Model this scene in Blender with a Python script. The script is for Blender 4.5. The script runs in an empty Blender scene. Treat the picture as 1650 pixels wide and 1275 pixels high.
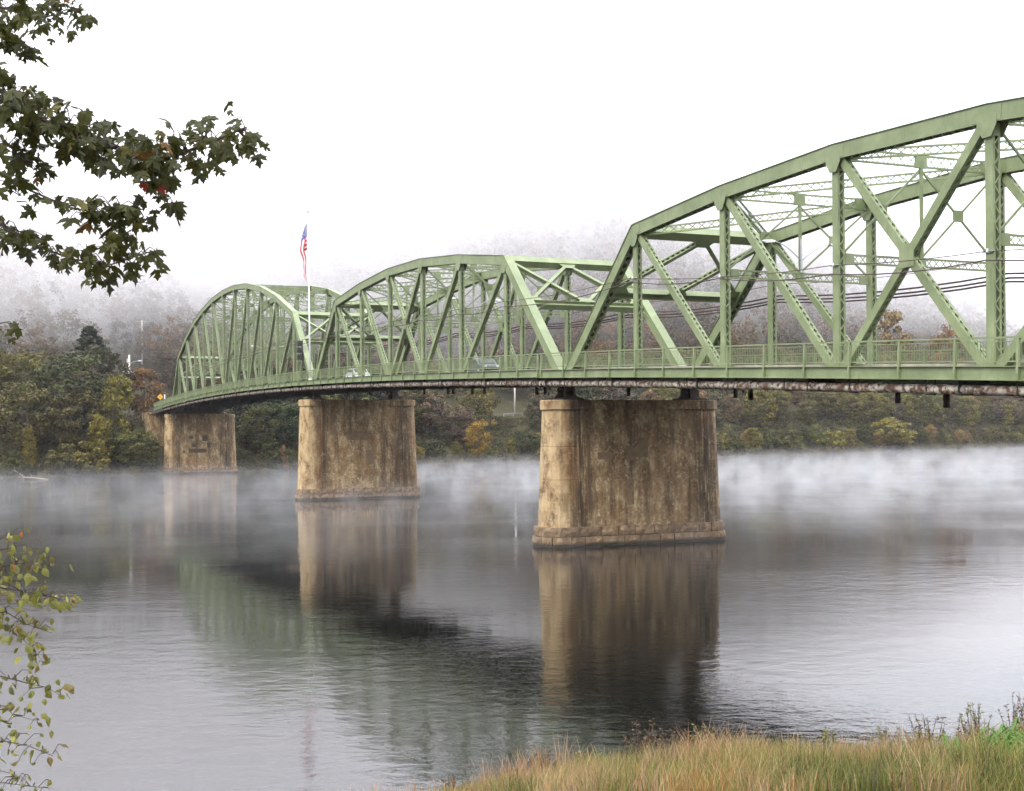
import bpy, math, random
import numpy as np
from mathutils import Vector, Matrix
R = math.radians
random.seed(7)
RNG = np.random.default_rng(7)
SC = bpy.context.scene
COL = SC.collection

# ---------------------------------------------------------------- camera
FPX, AXY, ROLL, CAMZ = 2043.1, 699.07, 0.008, 7.835      # focal length in px of the 1650 px wide photo, axis row, roll, eye height
cam = bpy.data.cameras.new('camera')
cam.sensor_width = 36.0
cam.lens = FPX / 1650 * 36
cam.shift_y = (AXY - 637.5) / 1650
cam.clip_start = 0.1
cam.clip_end = 6000
camo = bpy.data.objects.new('camera', cam)
camo.location = (0, 0, CAMZ)
camo.rotation_euler = (R(90), ROLL, 0)
COL.objects.link(camo)
SC.camera = camo

# ---------------------------------------------------------------- world: overcast sky
SUN_EL, SUN_AZ = R(48), R(215)        # azimuth clockwise from +Y: behind the camera, left
W_ = bpy.data.worlds.new('World')
SC.world = W_
W_.use_nodes = True
nt = W_.node_tree
nt.nodes.clear()
o_ = nt.nodes.new('ShaderNodeOutputWorld')
bg = nt.nodes.new('ShaderNodeBackground')
sky = nt.nodes.new('ShaderNodeTexSky')
sky.sky_type = 'NISHITA'
sky.sun_disc = False
sky.sun_elevation = SUN_EL
sky.sun_rotation = SUN_AZ
hs = nt.nodes.new('ShaderNodeHueSaturation')
hs.inputs['Saturation'].default_value = 0.12
mx = nt.nodes.new('ShaderNodeMix')
mx.data_type = 'RGBA'
mx.inputs[0].default_value = 0.88                       # thick cloud: nearly even white
mx.inputs[7].default_value = (9.2, 9.5, 10.5, 1)
nt.links.new(sky.outputs[0], hs.inputs['Color'])
nt.links.new(hs.outputs[0], mx.inputs[6])
# an overcast sky grows brighter from horizon to zenith, alike all round
tcw = nt.nodes.new('ShaderNodeTexCoord')
spw = nt.nodes.new('ShaderNodeSeparateXYZ')
nt.links.new(tcw.outputs['Generated'], spw.inputs[0])
mrw = nt.nodes.new('ShaderNodeMapRange')
mrw.inputs[3].default_value = 0.72
mrw.inputs[4].default_value = 2.15
nt.links.new(spw.outputs[2], mrw.inputs[0])
vmw = nt.nodes.new('ShaderNodeVectorMath')
vmw.operation = 'SCALE'
nt.links.new(mx.outputs[2], vmw.inputs[0])
nt.links.new(mrw.outputs[0], vmw.inputs['Scale'])
nt.links.new(vmw.outputs[0], bg.inputs['Color'])
bg.inputs['Strength'].default_value = 0.12
nt.links.new(bg.outputs[0], o_.inputs['Surface'])

sl = bpy.data.lights.new('sun', 'SUN')
sl.energy = 1.5
sl.angle = R(25)
sl.color = (1.0, 0.92, 0.80)
slo = bpy.data.objects.new('sun', sl)
dvec = Vector((math.sin(SUN_AZ) * math.cos(SUN_EL), math.cos(SUN_AZ) * math.cos(SUN_EL), math.sin(SUN_EL)))
slo.rotation_euler = dvec.to_track_quat('Z', 'Y').to_euler()
slo.location = dvec * 60
COL.objects.link(slo)

SC.view_settings.view_transform = 'Standard'
SC.view_settings.look = 'None'
SC.view_settings.exposure = 1.02
SC.view_settings.gamma = 1
SC.view_settings.use_curve_mapping = False
cy = SC.cycles
cy.max_bounces = 7
cy.diffuse_bounces = 2
cy.glossy_bounces = 2
cy.transmission_bounces = 3
cy.volume_bounces = 5
cy.transparent_max_bounces = 6
cy.caustics_reflective = False
cy.caustics_refractive = False
cy.use_denoising = True
cy.use_adaptive_sampling = True
cy.adaptive_threshold = 0.03
cy.adaptive_min_samples = 16
cy.sample_clamp_indirect = 6

# ---------------------------------------------------------------- helpers
BASE = {}                                                # world offset of an object's local origin


def V(*a):
    return Vector(a)


def tag(o, label, cat, group=None):
    o['label'] = label
    o['category'] = cat
    if group:
        o['group'] = group
    return o


def thing(name, loc, label, cat, group=None):
    o = bpy.data.objects.new(name, None)
    o.empty_display_size = 0.3
    o.location = loc
    COL.objects.link(o)
    BASE[o.name] = Vector(loc)
    return tag(o, label, cat, group)


def link(name, me, parent=None, kind=None):
    o = bpy.data.objects.new(name, me)
    COL.objects.link(o)
    if parent is not None:
        o.parent = parent
        BASE[o.name] = BASE.get(parent.name, V(0, 0, 0))
    if kind:
        o['kind'] = kind
    return o


def fast_mesh(name, verts, faces, mat, smooth=False, cols=None):
    """verts (n,3) array, faces (m,k) array of one polygon size"""
    me = bpy.data.meshes.new(name)
    verts = np.asarray(verts, dtype=np.float32)
    faces = np.asarray(faces, dtype=np.int32)
    m, k = faces.shape
    me.vertices.add(len(verts))
    me.vertices.foreach_set('co', verts.ravel())
    me.loops.add(m * k)
    me.loops.foreach_set('vertex_index', faces.ravel())
    me.polygons.add(m)
    me.polygons.foreach_set('loop_start', np.arange(0, m * k, k, dtype=np.int32))
    if smooth:
        me.polygons.foreach_set('use_smooth', np.ones(m, dtype=bool))
    if cols is not None:
        at_ = me.attributes.new('tint', 'FLOAT_COLOR', 'POINT')
        at_.data.foreach_set('color', np.asarray(cols, dtype=np.float32).ravel())
    me.update(calc_edges=True)
    me.validate()
    if mat:
        me.materials.append(mat)
    return me


class MB:
    def __init__(s):
        s.v = []
        s.f = []

    def box(s, c, a, b, d):
        n = len(s.v)
        for i in (-1, 1):
            for j in (-1, 1):
                for k in (-1, 1):
                    s.v.append(c + a * i + b * j + d * k)
        if a.cross(b).dot(d) > 0:
            fs = ((0, 1, 3, 2), (4, 6, 7, 5), (0, 4, 5, 1), (2, 3, 7, 6), (0, 2, 6, 4), (1, 5, 7, 3))
        else:
            fs = ((2, 3, 1, 0), (5, 7, 6, 4), (1, 5, 4, 0), (6, 7, 3, 2), (4, 6, 2, 0), (3, 7, 5, 1))
        s.f += [tuple(n + q for q in f) for f in fs]
        return s

    def bar(s, a, b, w, h, up=Vector((0, 0, 1))):
        t = b - a
        L = t.length
        t = t / L
        sd = t.cross(up)
        if sd.length < 1e-4:
            sd = t.cross(Vector((1, 0, 0)))
        sd.normalize()
        u = sd.cross(t).normalized()
        return s.box((a + b) / 2, t * (L / 2), sd * (w / 2), u * (h / 2))

    def prism(s, poly, ext):
        """polygon (list of Vectors) extruded by +-ext/2"""
        n = len(s.v)
        k = len(poly)
        for p in poly:
            s.v.append(p - ext / 2)
        for p in poly:
            s.v.append(p + ext / 2)
        nrm = Vector((0, 0, 0))
        for i in range(k):
            nrm += (poly[i] - poly[0]).cross(poly[(i + 1) % k] - poly[0])
        fl = nrm.dot(ext) > 0
        bot = list(range(n, n + k))
        top = list(range(n + k, n + 2 * k))
        s.f.append(tuple(bot[::-1] if fl else bot))
        s.f.append(tuple(top if fl else top[::-1]))
        for i in range(k):
            j = (i + 1) % k
            q = (bot[i], bot[j], top[j], top[i])
            s.f.append(q if fl else q[::-1])
        return s

    def tube(s, pts, rad, n=8, cap=True):
        pts = [Vector(p) for p in pts]
        if not hasattr(rad, '__len__'):
            rad = [rad] * len(pts)
        b0 = len(s.v)
        for i, p in enumerate(pts):
            t = (pts[min(i + 1, len(pts) - 1)] - pts[max(i - 1, 0)]).normalized()
            u = t.cross(Vector((0, 0, 1)) if abs(t.z) < 0.9 else Vector((1, 0, 0))).normalized()
            w = t.cross(u)
            for k in range(n):
                a = 2 * math.pi * k / n
                s.v.append(p + (u * math.cos(a) + w * math.sin(a)) * rad[i])
        for i in range(len(pts) - 1):
            for k in range(n):
                a = b0 + i * n + k
                b = b0 + i * n + (k + 1) % n
                s.f.append((a, b, b + n, a + n))
        if cap:
            s.f.append(tuple(b0 + k for k in range(n))[::-1])
            e = b0 + (len(pts) - 1) * n
            s.f.append(tuple(e + k for k in range(n)))
        return s

    def build(s, name, mat, parent=None, smooth=False, kind=None):
        off = BASE.get(parent.name, V(0, 0, 0)) if parent is not None else V(0, 0, 0)
        me = bpy.data.meshes.new(name)
        me.from_pydata([tuple(p - off) for p in s.v], [], s.f)
        if smooth:
            me.polygons.foreach_set('use_smooth', [True] * len(me.polygons))
        me.materials.append(mat)
        return link(name, me, parent, kind)


# ---------------------------------------------------------------- materials
def mat_new(name):
    m = bpy.data.materials.new(name)
    m.use_nodes = True
    return m, m.node_tree, m.node_tree.nodes['Principled BSDF']


def N(nt, typ, **kw):
    n = nt.nodes.new(typ)
    for k, v in kw.items():
        if k in n.inputs:
            n.inputs[k].default_value = v
        else:
            setattr(n, k, v)
    return n


def ramp(nt, src, stops):
    r = nt.nodes.new('ShaderNodeValToRGB')
    e = r.color_ramp.elements
    while len(e) > 1:
        e.remove(e[0])
    e[0].position, e[0].color = stops[0][0], (*stops[0][1], 1)
    for p, c in stops[1:]:
        k = e.new(p)
        k.color = (*c, 1)
    nt.links.new(src, r.inputs[0])
    return r.outputs[0]


def noise(nt, scale, detail=4, rough=0.6, vec=None, stretch=None, coord='Object'):
    n = N(nt, 'ShaderNodeTexNoise', Scale=scale, Detail=detail, Roughness=rough)
    if vec is None:
        vec = nt.nodes.new('ShaderNodeTexCoord').outputs[coord]
    if stretch:
        mp = nt.nodes.new('ShaderNodeMapping')
        mp.inputs['Scale'].default_value = stretch
        nt.links.new(vec, mp.inputs[0])
        vec = mp.outputs[0]
    nt.links.new(vec, n.inputs['Vector'])
    return n.outputs['Fac']


def mix(nt, fac, a, b, mode='MIX'):
    m = nt.nodes.new('ShaderNodeMix')
    m.data_type = 'RGBA'
    m.blend_type = mode
    for sock, val in ((m.inputs[0], fac), (m.inputs[6], a), (m.inputs[7], b)):
        if isinstance(val, bpy.types.NodeSocket):
            nt.links.new(val, sock)
        elif isinstance(val, (int, float)):
            sock.default_value = val
        else:
            sock.default_value = (*val, 1)
    return m.outputs[2]


def bump(nt, bs, h, strength=0.3, dist=0.02):
    b = N(nt, 'ShaderNodeBump', Strength=strength, Distance=dist)
    nt.links.new(h, b.inputs['Height'])
    nt.links.new(b.outputs[0], bs.inputs['Normal'])


def simple(name, c, rough=0.7, metal=0.0, var=0.25, scale=3.0):
    m, nt, bs = mat_new(name)
    n = noise(nt, scale)
    lo = tuple(x * (1 - var) for x in c)
    hi = tuple(min(1, x * (1 + var)) for x in c)
    nt.links.new(ramp(nt, n, [(0.3, lo), (0.7, hi)]), bs.inputs['Base Color'])
    bs.inputs['Roughness'].default_value = rough
    bs.inputs['Metallic'].default_value = metal
    return m


def mat_paint():
    m, nt, bs = mat_new('green_paint')
    a = noise(nt, 0.7, 5, 0.65)
    c = ramp(nt, a, [(0.25, (0.112, 0.142, 0.062)), (0.5, (0.155, 0.190, 0.090)), (0.78, (0.225, 0.26, 0.138))])
    streak = noise(nt, 2.2, 6, 0.7, stretch=(2.2, 2.2, 0.35))
    dirt = ramp(nt, streak, [(0.52, (0, 0, 0)), (0.74, (1, 1, 1))])
    c = mix(nt, mix(nt, 0.6, (0, 0, 0), dirt), c, (0.085, 0.10, 0.055))
    rs = ramp(nt, noise(nt, 3.4, 8, 0.75), [(0.645, (0, 0, 0)), (0.73, (1, 1, 1))])
    c = mix(nt, mix(nt, 0.8, (0, 0, 0), rs), c, (0.12, 0.055, 0.025))
    nt.links.new(c, bs.inputs['Base Color'])
    bs.inputs['Roughness'].default_value = 0.55
    bump(nt, bs, noise(nt, 9, 3), 0.12, 0.01)
    return m


def mat_pipe():
    m, nt, bs = mat_new('peeling_pipe')
    n1 = noise(nt, 3.0, 9, 0.72)
    n2 = noise(nt, 1.1, 4, 0.6)
    c = ramp(nt, n1, [(0.36, (0.035, 0.02, 0.014)), (0.45, (0.10, 0.05, 0.028)), (0.49, (0.22, 0.17, 0.12)), (0.53, (0.46, 0.42, 0.35)), (0.72, (0.6, 0.57, 0.5))])
    c = mix(nt, mix(nt, 0.55, (0, 0, 0), ramp(nt, n2, [(0.45, (0, 0, 0)), (0.62, (1, 1, 1))])), c, (0.13, 0.065, 0.035))
    nt.links.new(c, bs.inputs['Base Color'])
    bs.inputs['Roughness'].default_value = 0.85
    bump(nt, bs, n1, 0.5, 0.03)
    return m


def stain_band(nt, sep, w0, wid):
    """1 near the across-bridge position w0 (object Y of a pier), fading over wid"""
    d = N(nt, 'ShaderNodeMath', operation='SUBTRACT')
    nt.links.new(sep, d.inputs[0])
    d.inputs[1].default_value = w0
    ab = N(nt, 'ShaderNodeMath', operation='ABSOLUTE')
    nt.links.new(d.outputs[0], ab.inputs[0])
    mr = N(nt, 'ShaderNodeMapRange')
    nt.links.new(ab.outputs[0], mr.inputs[0])
    mr.inputs[1].default_value = 0
    mr.inputs[2].default_value = wid
    mr.inputs[3].default_value = 1
    mr.inputs[4].default_value = 0
    return mr.outputs[0]


def math2(nt, op, a, b):
    n = N(nt, 'ShaderNodeMath', operation=op)
    for i, v in enumerate((a, b)):
        if isinstance(v, bpy.types.NodeSocket):
            nt.links.new(v, n.inputs[i])
        else:
            n.inputs[i].default_value = v
    return n.outputs[0]


def mat_pier(name, seed, warm=1.0):
    """weathered concrete; piers' local X is along the bridge, Y across, Z up"""
    m, nt, bs = mat_new(name)
    tc = nt.nodes.new('ShaderNodeTexCoord')
    mp = nt.nodes.new('ShaderNodeMapping')
    mp.inputs['Location'].default_value = (seed * 3.1, seed * 7.7, seed * 1.3)
    nt.links.new(tc.outputs['Object'], mp.inputs[0])
    vec = mp.outputs[0]
    big = noise(nt, 0.33, 4, 0.6, vec)
    mid = noise(nt, 1.1, 8, 0.72, vec, (1, 1, 0.55))
    fine = noise(nt, 4.2, 10, 0.75, vec)
    st = noise(nt, 0.95, 6, 0.68, vec, (1.3, 1.3, 0.13))
    st2 = noise(nt, 3.3, 5, 0.7, vec, (1.6, 1.6, 0.07))
    c = ramp(nt, mid, [(0.30, (0.085, 0.055, 0.031)), (0.43, (0.16, 0.11, 0.063)), (0.54, (0.26, 0.205, 0.125)), (0.66, (0.54, 0.46, 0.33))])
    # pale bloom
    c = mix(nt, math2(nt, 'MULTIPLY', ramp(nt, fine, [(0.52, (0, 0, 0)), (0.63, (1, 1, 1))]), 0.72), c, (0.58, 0.50, 0.37))
    # ochre stain areas
    c = mix(nt, math2(nt, 'MULTIPLY', ramp(nt, big, [(0.48, (0, 0, 0)), (0.66, (1, 1, 1))]), 0.6), c, (0.21, 0.115, 0.045))
    # dark wet streaks
    dk = ramp(nt, st, [(0.50, (0, 0, 0)), (0.62, (1, 1, 1))])
    c = mix(nt, math2(nt, 'MULTIPLY', dk, 0.72), c, (0.055, 0.038, 0.024))
    sep = nt.nodes.new('ShaderNodeSeparateXYZ')
    nt.links.new(tc.outputs['Object'], sep.inputs[0])
    y = sep.outputs[1]
    # run-off under the two shoes
    for w0, wid, k in ((-5.3, 1.9, 0.95), (4.75, 1.2, 0.95)):
        b = stain_band(nt, y, w0, wid)
        b = math2(nt, 'MULTIPLY', b, ramp(nt, st2, [(0.36, (0, 0, 0)), (0.52, (1, 1, 1))]))
        c = mix(nt, math2(nt, 'MULTIPLY', b, k), c, (0.035, 0.025, 0.017))
    # rust runs
    ru = ramp(nt, noise(nt, 0.9, 4, 0.6, vec, (1.7, 1.7, 0.06)), [(0.60, (0, 0, 0)), (0.68, (1, 1, 1))])
    c = mix(nt, math2(nt, 'MULTIPLY', ru, 0.45), c, (0.17, 0.065, 0.02))
    # white calcite veins
    vv = N(nt, 'ShaderNodeTexVoronoi', feature='DISTANCE_TO_EDGE', Scale=0.75)
    wv = nt.nodes.new('ShaderNodeVectorMath')
    wv.operation = 'ADD'
    wn = N(nt, 'ShaderNodeTexNoise', Scale=1.3, Detail=5)
    nt.links.new(vec, wn.inputs['Vector'])
    nt.links.new(vec, wv.inputs[0])
    nt.links.new(wn.outputs['Color'], wv.inputs[1])
    nt.links.new(wv.outputs[0], vv.inputs['Vector'])
    ve = ramp(nt, vv.outputs['Distance'], [(0.0, (1, 1, 1)), (0.018, (0, 0, 0))])
    ve = math2(nt, 'MULTIPLY', ve, ramp(nt, noise(nt, 0.8, 3, 0.6, vec), [(0.48, (0, 0, 0)), (0.6, (1, 1, 1))]))
    c = mix(nt, math2(nt, 'MULTIPLY', ve, 0.3), c, (0.62, 0.55, 0.44))
    # light from the left is painted in: the round nose goes cream
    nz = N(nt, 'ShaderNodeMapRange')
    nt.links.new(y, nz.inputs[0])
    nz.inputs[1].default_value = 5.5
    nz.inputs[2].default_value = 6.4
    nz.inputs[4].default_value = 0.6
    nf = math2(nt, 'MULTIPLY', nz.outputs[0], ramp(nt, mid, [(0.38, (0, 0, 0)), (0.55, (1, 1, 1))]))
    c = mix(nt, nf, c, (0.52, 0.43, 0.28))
    c = mix(nt, 1.0, c, (0.84 * warm, 0.755 * warm, 0.62 * warm), 'MULTIPLY')
    nt.links.new(c, bs.inputs['Base Color'])
    bs.inputs['Roughness'].default_value = 0.9
    bump(nt, bs, fine, 0.5, 0.05)
    return m


def mat_stone():
    m, nt, bs = mat_new('plinth_stone')
    f = noise(nt, 2.2, 9, 0.72)
    c = ramp(nt, f, [(0.3, (0.055, 0.036, 0.020)), (0.5, (0.165, 0.112, 0.064)), (0.68, (0.32, 0.245, 0.155))])
    oi = nt.nodes.new('ShaderNodeObjectInfo')
    c = mix(nt, 1.0, c, ramp(nt, oi.outputs['Random'], [(0, (0.75, 0.72, 0.68)), (1, (1.15, 1.1, 1.0))]), 'MULTIPLY')
    tc = nt.nodes.new('ShaderNodeTexCoord')              # wet, weedy band at the waterline
    sp_ = nt.nodes.new('ShaderNodeSeparateXYZ')
    nt.links.new(tc.outputs['Object'], sp_.inputs[0])
    wz = math2(nt, 'ADD', sp_.outputs[2], math2(nt, 'MULTIPLY', f, -0.35))
    wet = N(nt, 'ShaderNodeMapRange')
    nt.links.new(wz, wet.inputs[0])
    wet.inputs[1].default_value = 0.0
    wet.inputs[2].default_value = 0.16
    wet.inputs[3].default_value = 0.85
    wet.inputs[4].default_value = 0.0
    c = mix(nt, wet.outputs[0], c, (0.022, 0.019, 0.011))
    nt.links.new(c, bs.inputs['Base Color'])
    bs.inputs['Roughness'].default_value = 0.85
    bump(nt, bs, f, 0.8, 0.09)
    return m


def mat_water():
    m, nt, bs = mat_new('river_water')
    bs.inputs['Base Color'].default_value = (0.006, 0.0062, 0.0052, 1)
    bs.inputs['Roughness'].default_value = 0.03
    bs.inputs['IOR'].default_value = 1.39
    a = noise(nt, 0.95, 5, 0.62, stretch=(0.75, 1.0, 1))
    b = noise(nt, 3.1, 3, 0.55, stretch=(0.8, 1.0, 1))
    patch = noise(nt, 0.028, 3, 0.55, stretch=(0.7, 1.5, 1))
    amp = ramp(nt, patch, [(0.40, (0.13, 0.13, 0.13)), (0.60, (1, 1, 1))])
    h = math2(nt, 'MULTIPLY', math2(nt, 'ADD', a, math2(nt, 'MULTIPLY', b, 0.25)), amp)
    bp = N(nt, 'ShaderNodeBump', Strength=1.0, Distance=0.024)
    nt.links.new(h, bp.inputs['Height'])
    nt.links.new(bp.outputs[0], bs.inputs['Normal'])
    return m


def mat_leaf(name, attr=False, objcol=False, var=0.35, trans=0.25, c=(0.1, 0.1, 0.04), leafvar=False):
    m, nt, bs = mat_new(name)
    if attr:
        a = nt.nodes.new('ShaderNodeAttribute')
        a.attribute_name = 'tint'
        col = a.outputs['Color']
    elif objcol:
        col = nt.nodes.new('ShaderNodeObjectInfo').outputs['Color']
        if leafvar:
            a = nt.nodes.new('ShaderNodeAttribute')
            a.attribute_name = 'tint'
            col = mix(nt, 1.0, col, a.outputs['Color'], 'MULTIPLY')
    else:
        rgb = nt.nodes.new('ShaderNodeRGB')
        rgb.outputs[0].default_value = (*c, 1)
        col = rgb.outputs[0]
    if var:
        n = noise(nt, 0.35, 3, 0.6)
        n2 = noise(nt, 2.4, 2, 0.6)
        v = ramp(nt, math2(nt, 'ADD', math2(nt, 'MULTIPLY', n, 0.6), math2(nt, 'MULTIPLY', n2, 0.4)),
                 [(0.32, (1 - var, 1 - var, 1 - var * 0.8)), (0.68, (1 + var * 1.3, 1 + var, 1 - var * 0.3))])
        col = mix(nt, 1.0, col, v, 'MULTIPLY')
    nt.links.new(col, bs.inputs['Base Color'])
    bs.inputs['Roughness'].default_value = 0.6
    bs.inputs['Specular IOR Level'].default_value = 0.25
    tr = nt.nodes.new('ShaderNodeBsdfTranslucent')
    nt.links.new(col, tr.inputs['Color'])
    ms = nt.nodes.new('ShaderNodeMixShader')
    ms.inputs[0].default_value = trans
    nt.links.new(bs.outputs[0], ms.inputs[1])
    nt.links.new(tr.outputs[0], ms.inputs[2])
    nt.links.new(ms.outputs[0], nt.nodes['Material Output'].inputs['Surface'])
    return m


def mat_ground(name, stops, scale=0.6):
    m, nt, bs = mat_new(name)
    n = noise(nt, scale, 8, 0.7)
    nt.links.new(ramp(nt, n, stops), bs.inputs['Base Color'])
    bs.inputs['Roughness'].default_value = 1.0
    bs.inputs['Specular IOR Level'].default_value = 0.1
    bump(nt, bs, n, 0.6, 0.1)
    return m


M = {}
M['paint'] = mat_paint()
M['pipe'] = mat_pipe()
M['iron'] = simple('rusty_dark_iron', (0.035, 0.026, 0.020), 0.85, 0, 0.5, 4)
M['steel_under'] = simple('dark_steel', (0.030, 0.030, 0.024), 0.85, 0, 0.4, 1.5)  # near-black tone for the stringers and floor beams
M['concrete'] = simple('deck_concrete', (0.27, 0.25, 0.21), 0.9, 0, 0.25, 1.2)
M['asphalt'] = simple('asphalt', (0.05, 0.05, 0.052), 0.9, 0, 0.2, 5)
M['stone'] = mat_stone()
M['water'] = mat_water()
M['bark'] = simple('bark', (0.075, 0.055, 0.042), 0.95, 0, 0.4, 6)
M['pale_bark'] = simple('pale_bark', (0.30, 0.26, 0.21), 0.9, 0, 0.3, 3)
M['twig'] = simple('dark_twig', (0.035, 0.022, 0.018), 0.85, 0, 0.3, 20)
M['crown'] = mat_leaf('tree_leaves', objcol=True, leafvar=True, var=0.4)
M['wood'] = mat_leaf('hill_wood_leaves', attr=True, var=0.3)
M['grassm'] = mat_leaf('grass_blades', attr=True, var=0.18, trans=0.35)
M['maple'] = mat_leaf('maple_leaf', objcol=True, var=0.2, trans=0.3)
M['birch'] = mat_leaf('birch_leaf', objcol=True, var=0.2, trans=0.3)
M['earth'] = mat_ground('bank_earth', [(0.3, (0.028, 0.026, 0.014)), (0.6, (0.055, 0.050, 0.026)), (0.8, (0.085, 0.072, 0.042))])
M['meadow'] = mat_ground('meadow_ground', [(0.3, (0.06, 0.055, 0.02)), (0.6, (0.13, 0.10, 0.04)), (0.8, (0.17, 0.15, 0.05))], 1.5)
M['cable'] = simple('cable', (0.045, 0.024, 0.018), 0.7, 0, 0.3, 2)
M['black'] = simple('black_housing', (0.015, 0.015, 0.016), 0.5, 0, 0.2, 4)
M['white'] = simple('white_enamel', (0.75, 0.75, 0.74), 0.4, 0, 0.06, 3)
M['grey'] = simple('galvanised_steel', (0.38, 0.39, 0.40), 0.5, 0.3, 0.15, 3)
M['wood_pole'] = simple('weathered_pole', (0.50, 0.46, 0.42), 0.9, 0, 0.2, 5)
M['yellow'] = simple('sign_yellow', (0.75, 0.42, 0.02), 0.5, 0, 0.08, 4)
M['red_cloth'] = simple('flag_red', (0.42, 0.02, 0.035), 0.8, 0, 0.1, 3)
M['white_cloth'] = simple('flag_white', (0.72, 0.70, 0.70), 0.8, 0, 0.05, 3)
M['blue_cloth'] = simple('flag_blue', (0.025, 0.035, 0.16), 0.8, 0, 0.1, 3)
M['car_white'] = simple('car_white', (0.62, 0.64, 0.66), 0.25, 0, 0.04, 2)
M['car_grey'] = simple('car_grey', (0.10, 0.11, 0.12), 0.25, 0.3, 0.05, 2)
M['glass'] = simple('car_glass', (0.02, 0.025, 0.03), 0.08, 0, 0.1, 1)
M['rubber'] = simple('rubber', (0.02, 0.02, 0.02), 0.8, 0, 0.2, 5)
M['red_lens'] = simple('tail_lens', (0.35, 0.02, 0.02), 0.3, 0, 0.1, 5)
M['patch'] = simple('repair_mortar', (0.150, 0.102, 0.058), 0.95, 0, 0.3, 2.5)
M['patch_dark'] = simple('dark_mortar', (0.062, 0.045, 0.030), 0.95, 0, 0.3, 2.5)

# ---------------------------------------------------------------- pixels and bridge coordinates
def hz(x):                       # row of the horizon at column x
    return AXY - ROLL * (x - 825)


def on_water(x, y):
    k = CAMZ * FPX / (y - hz(x))
    return ((x - 825) / FPX * k, k)


def at_depth(x, y, Y):           # world point on the pixel's ray at depth Y
    return V((x - 825) / FPX * Y, Y, CAMZ + (hz(x) - y) / FPX * Y)


TH = 0.401
P0 = V(4.023, 88.391, 0)
DS = V(-math.sin(TH), math.cos(TH), 0)      # along the bridge, away
DW = V(math.cos(TH), math.sin(TH), 0)       # across the bridge, to the far truss
UP = V(0, 0, 1)
TW = 9.97                                   # truss spacing
GAP = 1.04


def B(s, w, z):
    return P0 + DS * s + DW * w + UP * z


def deck(s):                                # sidewalk level
    if s < -60:
        return deck(-60) + (s + 60) * 0.058
    return ((-9.285e-8 * s - 1.36404e-4) * s + 0.0407659) * s + 12.2514


# ---------------------------------------------------------------- water and land
SHORE = [on_water(*q) for q in [(0, 770), (130, 768), (260, 765), (385, 761), (480, 757), (680, 750), (860, 745), (1170, 737), (1400, 730), (1650, 722)]]
RD = V(0.731, 0.682, 0)
RN = V(-0.682, 0.731, 0)
SH0 = V(SHORE[0][0], SHORE[0][1], 0)
_su = [(V(x, y, 0) - SH0).dot(RD) for x, y in SHORE]
_sv = [(V(x, y, 0) - SH0).dot(RN) for x, y in SHORE]


def shore_v(u):
    return float(np.interp(u, [-600, -40] + _su + [_su[-1] + 60, 1500], [25, 3] + _sv + [_sv[-1] + 5, _sv[-1] + 30]))


def far_pt(u, b):                            # point b metres inland of the far shore
    return SH0 + RD * u + RN * (shore_v(u) + b)


def wob(x, y):
    return math.sin(x * 0.031 + 1.3) * math.cos(y * 0.027) + 0.5 * math.sin(x * 0.071 + y * 0.053) + 0.25 * math.sin(x * 0.19 - y * 0.16)


PROF_B = [-30, -2, 0, 3, 8, 22, 40, 48, 74, 100, 270, 420, 700, 1500]
PROF_Z = [-4, -0.6, 0.0, 0.5, 2.2, 10.0, 13.2, 14.0, 14.4, 24, 108, 128, 120, 90]


def steep(u):                                # the slope comes down closer to the water upstream (right)
    return 1 + 0.85 * min(1.0, max(0.0, (u - 140) / 160))


def land_z(u, b):
    z = float(np.interp(b * (steep(u) if b > 0 else 1), PROF_B, PROF_Z))
    p = far_pt(u, b)
    if b > 0:
        z += wob(p.x, p.y) * min(b * 0.05, 1.0) * (0.6 if b < 80 else min(8, 0.6 + (b - 80) * 0.05))
    return z


def far_ub(p):
    q = Vector((p.x, p.y, 0)) - SH0
    u = q.dot(RD)
    return u, q.dot(RN) - shore_v(u)


def ground_far(p):
    return land_z(*far_ub(p))


us = list(np.arange(-700, -40, 40)) + list(np.arange(-40, 520, 6)) + list(np.arange(520, 1500, 40))
bs_ = [-30, -6, -2, 0, 1.5, 3, 5, 8, 11, 15, 19, 23, 28, 34, 40, 44, 48, 54, 60, 67, 74, 82, 90] + list(range(100, 420, 16)) + [420, 480, 560, 700, 1000, 1500]
vv, ff = [], []
for u in us:
    for b in bs_:
        p = far_pt(u, b)
        vv.append((p.x, p.y, land_z(u, b)))
nb = len(bs_)
for i in range(len(us) - 1):
    for j in range(nb - 1):
        ff.append((i * nb + j, (i + 1) * nb + j, (i + 1) * nb + j + 1, i * nb + j + 1))
link('hillside', fast_mesh('hillside', vv, ff, M['earth'], True), kind='structure')

wm = MB()
wm.v = [V(-2500, -600, 0), V(2500, -600, 0), V(2500, 3500, 0), V(-2500, 3500, 0)]
wm.f = [(0, 1, 2, 3)]
wm.build('river', M['water'], kind='structure')


def near_shore(x):
    q = max(-11.0, min(0.0, x - 3.0))
    return 28.6 + 0.20 * x + 0.35 * math.sin(x * 0.55) + 0.2 * math.sin(x * 1.7 + 1) - 0.043 * q * q + (1.0 * (x + 8) if x < -8 else 0) * 0.5


def ground_near(x, y):
    d = near_shore(x) - y
    z = float(np.interp(d, [-40, -3, 0, 0.6, 6, 12, 25, 30, 60, 400], [-6, -0.5, 0.02, 0.14, 1.35, 2.75, 5.6, 6.2, 7.0, 9.0]))
    return z + (0.10 * math.sin(x * 0.9 + y * 0.4) + 0.06 * math.sin(x * 2.1 - y * 1.3)) * min(1, max(0, d) * 0.3)


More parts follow.
